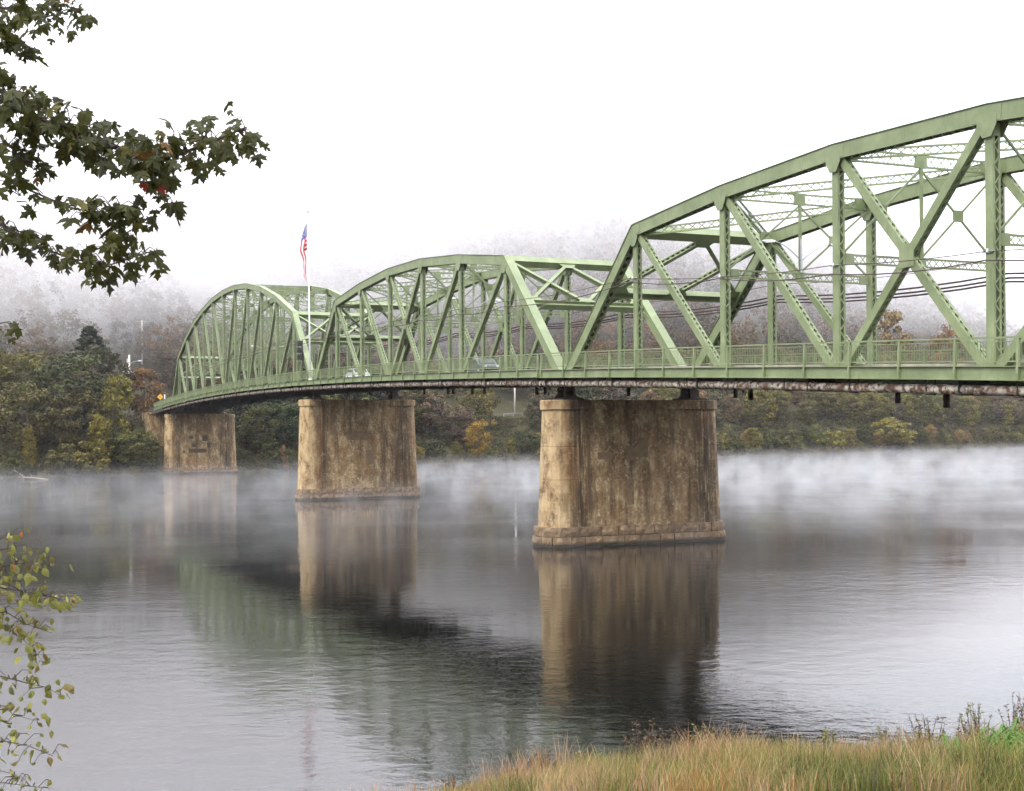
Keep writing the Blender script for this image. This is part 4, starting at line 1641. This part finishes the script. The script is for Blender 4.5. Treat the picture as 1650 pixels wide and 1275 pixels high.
# undergrowth between the trunks along the far bank
allv, allc = [], []
pal2 = np.array([(0.035, 0.042, 0.018), (0.055, 0.055, 0.022), (0.075, 0.060, 0.030), (0.045, 0.038, 0.024), (0.09, 0.085, 0.025)])
for i in range(3800):
    u = rng.uniform(-30, 480)
    b = rng.uniform(0.8, 30)
    p = far_pt(u, b)
    x = px_of(p)
    if not (-120 < x < 1760) or not clear_of_bridge(p, 1):
        continue
    g = land_z(u, b)
    n = 5
    cen = rng.normal(size=(n, 3)) * np.array([0.9, 0.9, 0.35]) + np.array([p.x, p.y, g + 0.7])
    vq = leaf_cloud(rng, cen, rng.uniform(0.5, 1.1, n), 22, 0.34)
    allv.append(vq)
    c = pal2[rng.integers(len(pal2))] * rng.uniform(0.7, 1.3)
    allc.append(np.tile(np.append(c, 1.0), (len(vq), 1)))
allv = np.concatenate(allv)
allc = np.concatenate(allc)
ug = link('undergrowth', fast_mesh('undergrowth', allv, quads(len(allv) // 4), M['wood'], cols=allc), kind='stuff')
tag(ug, 'tangled low undergrowth along the far river bank', 'undergrowth')

# driftwood at the left shore
for k, (x, y, L, an, lab) in enumerate(((42, 766, 4.5, 0.5, 'pale forked driftwood branch standing in the water at the left shore'), (80, 770, 6.0, 0.08, 'long bleached driftwood log lying at the left shore'))):
    X, Y = on_water(x, y + 3)
    p = V(X, Y - 1, 0.05)
    t = thing('driftwood', p, lab, 'driftwood')
    d = V(-math.cos(an), 0.2, math.sin(an))
    MB().tube([p, p + d * L * 0.5 + V(0, 0, 0.1), p + d * L], [0.13, 0.10, 0.04], 6).build('trunk', M['pale_bark'], t, True)
    MB().tube([p + d * L * 0.5, p + d * L * 0.7 + V(0.5, 0, 0.8)], [0.06, 0.02], 5).build('branch', M['pale_bark'], t, True)

# ---------------------------------------------------------------- near bank: grass, weeds
rng = np.random.default_rng(21)


def grass_patch(name, n, region, hfun, colfun, wid, label, cat, keep=None):
    vs, cs, fs = [], [], []
    k = 0
    while k < n:
        x = rng.uniform(region[0], region[1])
        d = rng.uniform(region[2], region[3])
        y = near_shore(x) - d
        if keep and not keep(x, d):
            continue
        z = ground_near(x, y) - 0.03
        h = hfun(x, d) * rng.uniform(0.55, 1.2)
        a = rng.uniform(0, 6.283)
        ln = h * rng.uniform(0.08, 0.75)
        dx, dy = math.cos(a) * ln, math.sin(a) * ln
        wx, wy = -math.sin(a) * wid * rng.uniform(0.6, 1.3), math.cos(a) * wid
        b = len(vs)
        vs += [(x - wx, y - wy, z), (x + wx, y + wy, z), (x + dx * 0.35 + wx * 0.8, y + dy * 0.35 + wy * 0.8, z + h * 0.6), (x + dx * 0.35 - wx * 0.8, y + dy * 0.35 - wy * 0.8, z + h * 0.6),
               (x + dx + wx * .12, y + dy + wy * .12, z + h), (x + dx - wx * .12, y + dy - wy * .12, z + h)]
        fs += [(b, b + 1, b + 2, b + 3), (b + 3, b + 2, b + 4, b + 5)]
        c = colfun(x, d)
        cs += [(*c, 1)] * 6
        k += 1
    o = link(name, fast_mesh(name, vs, fs, M['grassm'], cols=cs), kind='stuff')
    tag(o, label, cat)


def pick(lst):
    c = np.array(lst[rng.integers(len(lst))])
    return tuple(c * rng.uniform(0.75, 1.3))


STRAW = [(0.27, 0.185, 0.09), (0.33, 0.24, 0.135), (0.25, 0.145, 0.065), (0.22, 0.165, 0.075), (0.19, 0.16, 0.055), (0.30, 0.155, 0.06), (0.15, 0.10, 0.05)]
GREENS = [(0.115, 0.135, 0.03), (0.085, 0.115, 0.026), (0.155, 0.16, 0.045), (0.11, 0.115, 0.03)]


_vn = np.random.default_rng(77).uniform(size=(64, 64))


def vnoise(x, y):
    i, j = math.floor(x), math.floor(y)
    fx, fy = x - i, y - j
    fx, fy = fx * fx * (3 - 2 * fx), fy * fy * (3 - 2 * fy)
    g = lambda a, b: _vn[a % 64, b % 64]
    return (g(i, j) * (1 - fx) + g(i + 1, j) * fx) * (1 - fy) + (g(i, j + 1) * (1 - fx) + g(i + 1, j + 1) * fx) * fy


PINK = [(0.30, 0.20, 0.13), (0.34, 0.25, 0.17), (0.24, 0.15, 0.10), (0.20, 0.15, 0.09)]
ORNG = [(0.25, 0.145, 0.05), (0.22, 0.15, 0.05), (0.28, 0.20, 0.08)]
DARK = [(0.055, 0.052, 0.022), (0.075, 0.060, 0.028), (0.045, 0.050, 0.020)]


def meadow_col(x, d):
    n = vnoise(x * 1.1 + 7, d * 0.7) * 0.6 + vnoise(x * 3.1, d * 2.0 + 9) * 0.4
    m = vnoise(x * 0.9 + 31, d * 0.6 + 5)
    r = rng.uniform()
    if x > 7.2 and d > 4 and r < 0.65:
        return pick(GREENS)
    if n < 0.40:
        return pick(DARK) if r < 0.45 else pick(GREENS)
    if n < 0.60:
        return pick(GREENS) if r < 0.62 else pick(STRAW)
    if m > 0.58:
        return pick(ORNG) if r < 0.5 else pick(STRAW)
    return pick(PINK) if r < 0.55 else pick(STRAW)


grass_patch('meadow_grass', 80000, (-5, 15, 0.15, 13.5), lambda x, d: (0.30 + 0.22 * min(1, d / 2.5) + 0.30 * (vnoise(x * 1.3, d * 0.9) - 0.5) + 0.26 * (vnoise(x * 4.0 + 3, d * 2.5) - 0.5)) * (0.75 if x < 1 else 1.0), meadow_col, 0.0058,
            'dry straw and green meadow grass on the near bank', 'grass', keep=lambda x, d: not (8.0 < x < 10.4 and 4.6 < d < 8.6 and rng.uniform() < 0.75))
grass_patch('dry_stalks', 5200, (-3, 14, 0.1, 10), lambda x, d: 0.62 + 0.22 * math.sin(x * 1.3 + d * 0.7), lambda x, d: pick([(0.24, 0.13, 0.06), (0.30, 0.20, 0.12), (0.18, 0.10, 0.055), (0.33, 0.22, 0.14)]), 0.0055,
            'taller reddish dry grass stalks standing out of the meadow', 'grass', keep=lambda x, d: math.sin(x * 1.9 + 0.6) + math.sin(d * 1.1 + x) > 0.1)
grass_patch('meadow_grass_beside', 9000, (-16, 34, 0.2, 14), lambda x, d: 0.6, meadow_col, 0.011, 'coarse grass along the near bank outside the picture', 'grass', keep=lambda x, d: x < -5 or x > 15)


def weed(x, d, h, kind, label, name):
    y = near_shore(x) - d
    p = V(x, y, ground_near(x, y) - 0.04)
    t = thing(name, p, label, 'plant', 'weeds on the near bank')
    rg = random.Random(int(x * 100 + d * 10))
    st, lv = MB(), MB()
    if kind == 'spire':
        for k in range(14):
            a = rg.uniform(0, 6.28)
            tip = V(math.cos(a) * h * rg.uniform(0.05, 0.35), math.sin(a) * h * rg.uniform(0.05, 0.35), h * rg.uniform(0.6, 1.0))
            b0 = V(rg.uniform(-.25, .25), rg.uniform(-.2, .2), 0)
            st.tube([p + b0, p + b0 + tip * 0.6 + V(0, 0, .05), p + b0 + tip], [0.010, 0.008, 0.004], 5, False)
            for q in range(26):
                f = rg.uniform(0.3, 1.0)
                c = p + b0 + tip * f
                dv = V(rg.gauss(0, 1), rg.gauss(0, 1), rg.gauss(0.3, 0.6)).normalized()
                sd = dv.cross(V(rg.gauss(0, 1), rg.gauss(0, 1), rg.gauss(0, 1))).normalized()
                l = rg.uniform(0.04, 0.10)
                n = len(lv.v)
                lv.v += [c, c + dv * l * .5 + sd * l * .22, c + dv * l, c + dv * l * .5 - sd * l * .22]
                lv.f.append((n, n + 1, n + 2, n + 3))
        cs = M['weed_brown'] if rg.random() < 0.6 else M['weed_olive']
    else:
        for k in range(22):
            a = rg.uniform(0, 6.28)
            rad = rg.uniform(0.0, 0.45) * h
            b0 = V(math.cos(a) * rad, math.sin(a) * rad, 0)
            n0 = 7
            ln = h * rg.uniform(0.5, 1.0)
            for q in range(n0):
                an = rg.uniform(0, 6.28)
                dr = V(math.cos(an), math.sin(an), 0)
                z0 = ln * rg.uniform(0.15, 0.9)
                L = rg.uniform(0.22, 0.5)
                w = rg.uniform(0.018, 0.034)
                sd = V(-math.sin(an), math.cos(an), 0)
                c = p + b0 + V(0, 0, z0)
                m1 = c + dr * L * .45 + V(0, 0, L * .30)
                e = c + dr * L + V(0, 0, L * rg.uniform(-0.25, .15))
                n = len(lv.v)
                lv.v += [c - sd * w * .4, c + sd * w * .4, m1 + sd * w, m1 - sd * w, e + sd * w * .1, e - sd * w * .1]
                lv.f += [(n, n + 1, n + 2, n + 3), (n + 3, n + 2, n + 4, n + 5)]
            st.tube([p + b0, p + b0 + V(rg.uniform(-.05, .05), rg.uniform(-.05, .05), ln)], [0.010, 0.004], 5, False)
        cs = M['lush']
    st.build('stems', M['twig'] if kind == 'spire' else cs, t)
    lv.build('leaves', cs, t, kind='stuff')


M['weed_brown'] = mat_leaf('weed_brown', c=(0.10, 0.065, 0.035), var=0.25)
M['weed_olive'] = mat_leaf('weed_olive', c=(0.13, 0.13, 0.04), var=0.25)
M['lush'] = mat_leaf('lush_leaf', c=(0.075, 0.15, 0.025), var=0.25, trans=0.35)
for i, (x, d, h, lab) in enumerate((
        (12.0, 0.9, 1.5, 'tall brown weed spires at the right edge of the near bank'),
        (11.0, 0.7, 1.35, 'brown weed clump second from the right edge of the near bank'),
        (9.7, 0.6, 1.15, 'bushy olive weed clump by the water at right'),
        (8.6, 0.5, 0.95, 'thin dry weed stems left of the bushy clump at right'),
        (7.2, 0.5, 0.85, 'low leafy weed at the water, right of the pier reflection'),
        (5.6, 0.6, 0.95, 'dark weed clump at the right end of the dark pier reflection'),
        (4.2, 0.7, 1.05, 'leafy weed clump below the dark pier reflection'),
        (3.2, 0.8, 1.0, 'weed clump standing against the darkest reflection'),
        (2.75, 1.0, 1.25, 'tall reddish weed stalks at the left end of the meadow rise'),
        (6.4, 0.9, 0.75, 'short dark weed between the low leafy weed and the dark clump'),
        (4.9, 1.3, 0.8, 'short weed in front of the leafy clump below the reflection'),
        (3.7, 1.6, 0.85, 'weed in the meadow below the darkest reflection'),
        (1.7, 1.0, 0.7, 'small weed just left of the tall reddish stalks'),
        (10.2, 1.8, 1.0, 'weed clump in front of the brown spires at right'),
        (8.9, 2.2, 0.8, 'short weed in the meadow left of the bright green plants'),
        (0.6, 0.5, 0.7, 'low green weed at the water left of the reddish stalks'),
        (-1.2, 0.4, 0.6, 'low green weed at the left tip of the near bank'))):
    weed(x, d, h, 'spire', lab, 'weed')
for x, d, h, lab in ((9.1, 6.0, 1.0, 'lush bright green leafy plant in the bottom right corner'), (8.3, 6.6, 0.8, 'bright green leafy plant left of the lush corner plant'),
                     (9.9, 4.9, 1.0, 'bright green leafy plant at the right edge above the lush corner plant'), (9.2, 7.3, 0.9, 'bright green leafy plant cut by the bottom right corner'), (8.7, 5.2, 0.8, 'bright green leafy plant highest on the left of the corner group'), (8.6, 7.6, 0.75, 'small bright green leafy plant at the bottom edge near the right corner')):
    weed(x, d, h, 'lush', lab, 'leafy_plant')

# ---------------------------------------------------------------- foreground trees: maple above, birch below
def maple_leaf_mesh(seed):
    rg = random.Random(seed)
    half = [(0.0, -0.05), (0.10, -0.02), (0.30, -0.22), (0.27, -0.05), (0.40, 0.00), (0.64, 0.12), (0.48, 0.18), (0.68, 0.50), (0.42, 0.40), (0.34, 0.46), (0.15, 0.30), (0.17, 0.60), (0.30, 0.70), (0.15, 0.78), (0.0, 1.10)]
    pts = [(x * rg.uniform(0.9, 1.1), y) for x, y in half] + [(-x * rg.uniform(0.9, 1.1), y) for x, y in half[-2:0:-1]]
    m = MB()
    fold = rg.uniform(0.10, 0.35)
    droop = rg.uniform(0.15, 0.5)
    m.v.append(V(0, 0.28, 0.05))
    for x, y in pts:
        m.v.append(V(x, y, -abs(x) * fold - droop * 0.35 * y * y + 0.05 * math.sin(x * 9 + seed)))
    n = len(pts)
    for i in range(n):
        m.f.append((0, 1 + i, 1 + (i + 1) % n))
    b = len(m.v)                                        # petiole
    m.v += [V(-0.012, -0.04, 0), V(0.012, -0.04, 0), V(0.012, -0.5, 0.12), V(-0.012, -0.5, 0.12)]
    m.f.append((b, b + 1, b + 2, b + 3))
    me = bpy.data.meshes.new('leaf')
    me.from_pydata([tuple(p) for p in m.v], [], m.f)
    me.materials.append(M['maple'])
    return me


def oval_leaf_mesh(seed):
    rg = random.Random(seed)
    half = [(0, 0), (0.22, 0.10), (0.36, 0.30), (0.34, 0.52), (0.20, 0.76), (0.0, 1.05)]
    pts = half + [(-x, y) for x, y in half[-2:0:-1]]
    m = MB()
    m.v.append(V(0, 0.42, 0.03))
    fo = rg.uniform(0.1, 0.5)
    for x, y in pts:
        m.v.append(V(x, y, -abs(x) * fo - 0.15 * y * y))
    n = len(pts)
    for i in range(n):
        m.f.append((0, 1 + i, 1 + (i + 1) % n))
    b = len(m.v)
    m.v += [V(-0.015, 0.02, 0), V(0.015, 0.02, 0), V(0.015, -0.35, 0.05), V(-0.015, -0.35, 0.05)]
    m.f.append((b, b + 1, b + 2, b + 3))
    me = bpy.data.meshes.new('leaf')
    me.from_pydata([tuple(p) for p in m.v], [], m.f)
    me.materials.append(M['birch'])
    return me


def foreground_tree(name, label, root, trunk_pts, trunk_r, strokes, depth, dj, leaf_meshes, size, cols, rg, barkmat, limit=300):
    t = thing(name, root, label, 'tree')
    MB().tube(trunk_pts, trunk_r, 10).build('trunk', barkmat, t, True)
    leaves = []
    for st in strokes:
        px, hw0, n, twig_r = st['px'], st['hw'], st['n'], st.get('r', 0.008)
        pts = [at_depth(x, y, depth + st.get('dz', 0)) for x, y in px]
        jr = [V(rg.uniform(-1, 1), rg.uniform(-1, 1) * 2, rg.uniform(-1, 1)) * 0.012 for _ in pts]
        src = st.get('src')
        full = ([Vector(src)] if src else []) + [p + j for p, j in zip(pts, jr)]
        rad = [twig_r * (1 - 0.75 * i / (len(full) - 1)) for i in range(len(full))]
        if src:
            rad[0] = twig_r * 2
        b = MB().tube(full, rad, 6).build('branch', M['twig'], t, True)
        seg = [(pts[i + 1] - pts[i]).length for i in range(len(pts) - 1)]
        tot = sum(seg)
        tw = MB()
        for k in range(n):
            d = rg.uniform(0, tot)
            i = 0
            while i < len(seg) - 1 and d > seg[i]:
                d -= seg[i]
                i += 1
            f = min(1, d / seg[i])
            c = pts[i] + (pts[i + 1] - pts[i]) * f
            hw_ = (hw0[i] + (hw0[i + 1] - hw0[i]) * f) / FPX * depth
            an = rg.uniform(0, 6.283)
            rr_ = hw_ * math.sqrt(rg.uniform(0.0, 1)) * 0.86
            off = V(math.cos(an) * rr_, rg.uniform(-dj, dj), math.sin(an) * rr_ + st.get('up', 0))
            pos = c + off
            leaves.append((pos, c))
            if rg.random() < 0.45:
                tw.tube([c, c * 0.4 + pos * 0.6 + V(0, 0, 0.02), pos], [0.003, 0.0022, 0.0014], 4, False)
        if tw.v:
            tw.build('twigs', M['twig'], b, kind='stuff')
    rg.shuffle(leaves)
    rest = []
    for k, (pos, c) in enumerate(leaves):
        out = (pos - c)
        dirv = V(out.x * 1.2 + rg.gauss(0, 0.5), rg.gauss(0, 0.5), -0.75 + rg.gauss(0, 0.45)).normalized()    # leaves hang
        nrm = V(rg.gauss(0, 0.7), -0.75 + rg.gauss(0, 0.6), 0.7 + rg.gauss(0, 0.4))
        xax = dirv.cross(nrm).normalized()
        zax = xax.cross(dirv).normalized()
        sz = size * rg.uniform(0.5, 1.25)
        mt = Matrix((xax, dirv, zax)).transposed().to_4x4() * sz
        mt.translation = pos - Vector(root)
        mt[3][3] = 1
        me = rg.choice(leaf_meshes)
        col = rg.choice(cols)
        kk = rg.uniform(0.75, 1.3)
        if k < limit:
            o = bpy.data.objects.new('leaf', me)
            o.parent = t
            o.matrix_local = mt
            o.color = (col[0] * kk, col[1] * kk, col[2] * kk, 1)
            COL.objects.link(o)
        else:
            rest.append((me, mt))
    if rest:
        m = MB()
        for me, mt in rest:
            n = len(m.v)
            m.v += [mt @ v.co + Vector(root) for v in me.vertices]
            m.f += [tuple(n + q for q in p.vertices) for p in me.polygons]
        o = m.build('small_leaves', leaf_meshes[0].materials[0], t, kind='stuff')
        o.color = (*cols[0], 1)
    return t


rg = random.Random(3)
gx, gy = -4.6, 5.4
gz = ground_near(gx, gy)
MS = [
    dict(px=[(-150, 60), (-20, 140), (60, 185), (170, 230), (250, 258), (300, 250), (360, 222), (404, 205)], hw=[70, 62, 50, 42, 42, 36, 38, 30], n=380, r=0.018, src=(-4.55, 5.4, gz + 3.9)),
    dict(px=[(60, 190), (20, 230), (45, 265)], hw=[40, 30, 18], n=50, r=0.006),
    dict(px=[(240, 262), (262, 300), (272, 330)], hw=[26, 24, 8], n=40, r=0.005),
    dict(px=[(-120, -10), (0, 10), (70, 28), (140, 15)], hw=[40, 36, 28, 12], n=120, r=0.010, src=(-4.55, 5.4, gz + 4.6), dz=0.9),
    dict(px=[(-60, 40), (0, 55), (40, 68)], hw=[26, 24, 14], n=60, r=0.006, dz=0.9),
    dict(px=[(-120, 230), (0, 278), (55, 312), (120, 336), (160, 345), (225, 335)], hw=[4, 5, 5, 6, 24, 22], n=12, r=0.008, src=(-4.55, 5.4, gz + 3.5)),
    dict(px=[(130, 345), (180, 350), (232, 330)], hw=[20, 34, 22], n=60, r=0.005),
    dict(px=[(45, 300), (30, 325)], hw=[14, 18], n=7, r=0.003),
    dict(px=[(62, 302), (78, 318)], hw=[12, 14], n=6, r=0.003),
    dict(px=[(-110, 310), (0, 362), (60, 395), (120, 420), (180, 425), (240, 405)], hw=[26, 24, 22, 24, 28, 16], n=115, r=0.009, src=(-4.55, 5.4, gz + 3.2)),
    dict(px=[(170, 425), (177, 462)], hw=[16, 7], n=9, r=0.003),
    dict(px=[(180, 360), (205, 395)], hw=[20, 18], n=14, r=0.003),
    dict(px=[(-90, 490), (-30, 515), (5, 528)], hw=[22, 26, 18], n=16, r=0.007, src=(-4.55, 5.4, gz + 2.9)),
]
GRN = [(0.0396, 0.0446, 0.0086), (0.0540, 0.0576, 0.0115), (0.0259, 0.0302, 0.0072), (0.0324, 0.0374, 0.0079), (0.0684, 0.0648, 0.0144), (0.0216, 0.0245, 0.0072)]
leafs = [maple_leaf_mesh(k) for k in range(5)]
foreground_tree('maple_tree', 'maple boughs with dark lobed leaves hanging into the upper left', (gx, gy, gz), [(gx, gy, gz - 0.3), (gx + 0.03, gy, gz + 2), (gx + 0.02, gy, gz + 4.5), (gx - 0.1, gy + 0.1, gz + 7.5)], [0.24, 0.19, 0.14, 0.05],
                MS, 5.4, 0.28, leafs, 0.064, GRN * 5 + [(0.10, 0.055, 0.014)], rg, M['bark'])
# a few leaves already turned red
mt_ = bpy.data.objects['maple_tree']
for x, y in ((236, 297), (264, 302)):
    o = bpy.data.objects.new('leaf', leafs[1])
    p = at_depth(x, y, 5.05) - Vector((gx, gy, gz))
    o.parent = mt_
    o.location = p
    o.rotation_euler = (R(-75 + x % 20), R(x % 50 - 25), R(y % 40 - 20))
    o.scale = (0.032,) * 3
    o.color = (0.11, 0.012, 0.009, 1)
    o['label'] = 'leaf turned red'
    COL.objects.link(o)

rg = random.Random(9)
bx_, by_ = -3.6, 6.5
bz_ = ground_near(bx_, by_)
bt = [(bx_, by_, bz_ - 0.2), (bx_ + 0.08, by_, bz_ + 1.2), (bx_ + 0.12, by_, bz_ + 2.4), (bx_ + 0.3, by_, bz_ + 3.3)]
src = lambda h: (bx_ + 0.1, by_, bz_ + h)
BS = [
    dict(px=[(-60, 900), (0, 868), (30, 850)], hw=[14, 10, 5], n=19, r=0.004, src=src(2.3)),
    dict(px=[(-70, 930), (0, 890), (40, 880), (62, 884)], hw=[16, 14, 14, 8], n=42, r=0.005, src=src(2.2)),
    dict(px=[(-80, 950), (0, 915), (45, 905), (85, 918)], hw=[18, 22, 20, 10], n=72, r=0.005, src=src(2.1)),
    dict(px=[(-80, 970), (0, 945), (55, 955), (95, 965), (117, 972)], hw=[18, 24, 22, 14, 6], n=96, r=0.006, src=src(2.0)),
    dict(px=[(-80, 1010), (0, 985), (40, 1005), (78, 1020)], hw=[16, 22, 16, 10], n=62, r=0.005, src=src(1.8)),
    dict(px=[(-80, 1000), (0, 1010), (35, 1030), (68, 1070)], hw=[16, 18, 12, 8], n=54, r=0.004, src=src(1.7)),
    dict(px=[(-90, 1070), (0, 1092), (40, 1098), (75, 1110), (100, 1122)], hw=[14, 12, 12, 16, 5], n=58, r=0.005, src=src(1.5)),
    dict(px=[(-60, 1130), (0, 1140), (20, 1150), (60, 1160)], hw=[16, 18, 14, 8], n=38, r=0.004, src=src(1.3)),
    dict(px=[(-90, 1210), (0, 1196), (45, 1200), (82, 1215)], hw=[12, 12, 20, 8], n=54, r=0.005, src=src(1.0)),
    dict(px=[(-90, 1260), (0, 1262), (50, 1266), (85, 1272)], hw=[10, 10, 8, 6], n=19, r=0.004, src=src(0.8)),
    dict(px=[(-40, 1230), (10, 1245), (34, 1262)], hw=[10, 10, 6], n=12, r=0.003, src=src(0.9)),
]
BC = [(0.1250, 0.1313, 0.0350), (0.1625, 0.1625, 0.0438), (0.2125, 0.2000, 0.0500), (0.1000, 0.1063, 0.0350), (0.1375, 0.1063, 0.0375), (0.2500, 0.2500, 0.0625)]
foreground_tree('birch_tree', 'young birch with small yellowing oval leaves at the lower left', (bx_, by_, bz_), bt, [0.045, 0.035, 0.022, 0.008], BS, 6.5, 0.22,
                [oval_leaf_mesh(k) for k in range(4)], 0.047, BC * 14 + [(0.30, 0.10, 0.02)], rg, M['bark'])

# ---------------------------------------------------------------- air: haze, river mist, low cloud
def volume_mat(name, colour, density, build=None):
    m = bpy.data.materials.new(name)
    m.use_nodes = True
    nt = m.node_tree
    nt.nodes.clear()
    out = nt.nodes.new('ShaderNodeOutputMaterial')
    pv = nt.nodes.new('ShaderNodeVolumePrincipled')
    pv.inputs['Color'].default_value = (*colour, 1)
    pv.inputs['Density'].default_value = density
    pv.inputs['Anisotropy'].default_value = 0.2
    if build:
        nt.links.new(build(nt), pv.inputs['Density'])
    nt.links.new(pv.outputs[0], out.inputs['Volume'])
    return m


def box_obj(name, x0, x1, y0, y1, z0, z1, mat, label=None, cat=None):
    m = MB()
    m.box(V((x0 + x1) / 2, (y0 + y1) / 2, (z0 + z1) / 2), V((x1 - x0) / 2, 0, 0), V(0, (y1 - y0) / 2, 0), V(0, 0, (z1 - z0) / 2))
    o = m.build(name, mat, None, kind='stuff')
    if label:
        tag(o, label, cat)
    return o


HAZE_D = 0.00007
box_obj('haze', -2600, 2600, -700, 3600, -8, 180, volume_mat('haze_air', (0.93, 0.90, 0.93), HAZE_D), 'thin morning haze filling the whole valley', 'haze')


def mist_density(nt):
    tc = nt.nodes.new('ShaderNodeTexCoord')
    sep = nt.nodes.new('ShaderNodeSeparateXYZ')
    nt.links.new(tc.outputs['Object'], sep.inputs[0])
    n = noise(nt, 0.22, 6, 0.70, tc.outputs['Object'], (1.0, 0.36, 0.8))
    d = ramp(nt, n, [(0.45, (0.015, 0.015, 0.015)), (0.63, (1, 1, 1))])
    hf = N(nt, 'ShaderNodeMapRange')
    nt.links.new(sep.outputs[2], hf.inputs[0])
    hf.inputs[1].default_value = 0.0
    hf.inputs[2].default_value = 4.2
    hf.inputs[3].default_value = 1.0
    hf.inputs[4].default_value = 0.0
    h2 = math2(nt, 'MULTIPLY', hf.outputs[0], hf.outputs[0])
    yf = N(nt, 'ShaderNodeMapRange')                     # no mist by the near bank
    nt.links.new(sep.outputs[1], yf.inputs[0])
    yf.inputs[1].default_value = 58
    yf.inputs[2].default_value = 135
    y2 = N(nt, 'ShaderNodeMapRange')                     # and less under the far bank
    nt.links.new(sep.outputs[1], y2.inputs[0])
    y2.inputs[1].default_value = 210
    y2.inputs[2].default_value = 380
    y2.inputs[3].default_value = 1.0
    y2.inputs[4].default_value = 0.36
    xf = N(nt, 'ShaderNodeMapRange')                     # thinner towards the left bank
    nt.links.new(sep.outputs[0], xf.inputs[0])
    xf.inputs[1].default_value = -75
    xf.inputs[2].default_value = 40
    xf.inputs[3].default_value = 0.4
    dd = math2(nt, 'MULTIPLY', math2(nt, 'MULTIPLY', d, h2), math2(nt, 'MULTIPLY', math2(nt, 'MULTIPLY', yf.outputs[0], y2.outputs[0]), xf.outputs[0]))
    return math2(nt, 'MULTIPLY', dd, 0.024)


mm = volume_mat('river_mist', (0.96, 0.95, 0.97), 0.02, mist_density)
mm.cycles.volume_step_rate = 0.4
box_obj('river_mist', -160, 300, 42, 600, 0.02, 4.2, mm, 'white mist drifting low over the river', 'mist')


def cloud_density(nt):
    tc = nt.nodes.new('ShaderNodeTexCoord')
    sep = nt.nodes.new('ShaderNodeSeparateXYZ')
    nt.links.new(tc.outputs['Object'], sep.inputs[0])
    n = noise(nt, 0.012, 3, 0.6, tc.outputs['Object'])
    zz = math2(nt, 'ADD', math2(nt, 'SUBTRACT', sep.outputs[2], math2(nt, 'MULTIPLY', sep.outputs[0], 0.03)), math2(nt, 'MULTIPLY', math2(nt, 'SUBTRACT', n, 0.5), 60))
    zf = N(nt, 'ShaderNodeMapRange')
    nt.links.new(zz, zf.inputs[0])
    zf.inputs[1].default_value = 14
    zf.inputs[2].default_value = 50
    z2 = math2(nt, 'MULTIPLY', zf.outputs[0], zf.outputs[0])
    # inland distance fades it in behind the bridge
    dot = math2(nt, 'ADD', math2(nt, 'MULTIPLY', sep.outputs[0], RN.x), math2(nt, 'MULTIPLY', sep.outputs[1], RN.y))
    b0 = SH0.dot(RN)
    bf = N(nt, 'ShaderNodeMapRange')
    nt.links.new(dot, bf.inputs[0])
    bf.inputs[1].default_value = b0 + 45
    bf.inputs[2].default_value = b0 + 140
    return math2(nt, 'MULTIPLY', math2(nt, 'ADD', math2(nt, 'MULTIPLY', z2, 0.024), 0.0012), bf.outputs[0])


cm = volume_mat('low_cloud', (0.998, 0.985, 0.985), 0.02, cloud_density)
box_obj('low_cloud', -420, 520, 262, 900, 10, 132, cm, 'low cloud hiding the top of the wooded hill', 'cloud')
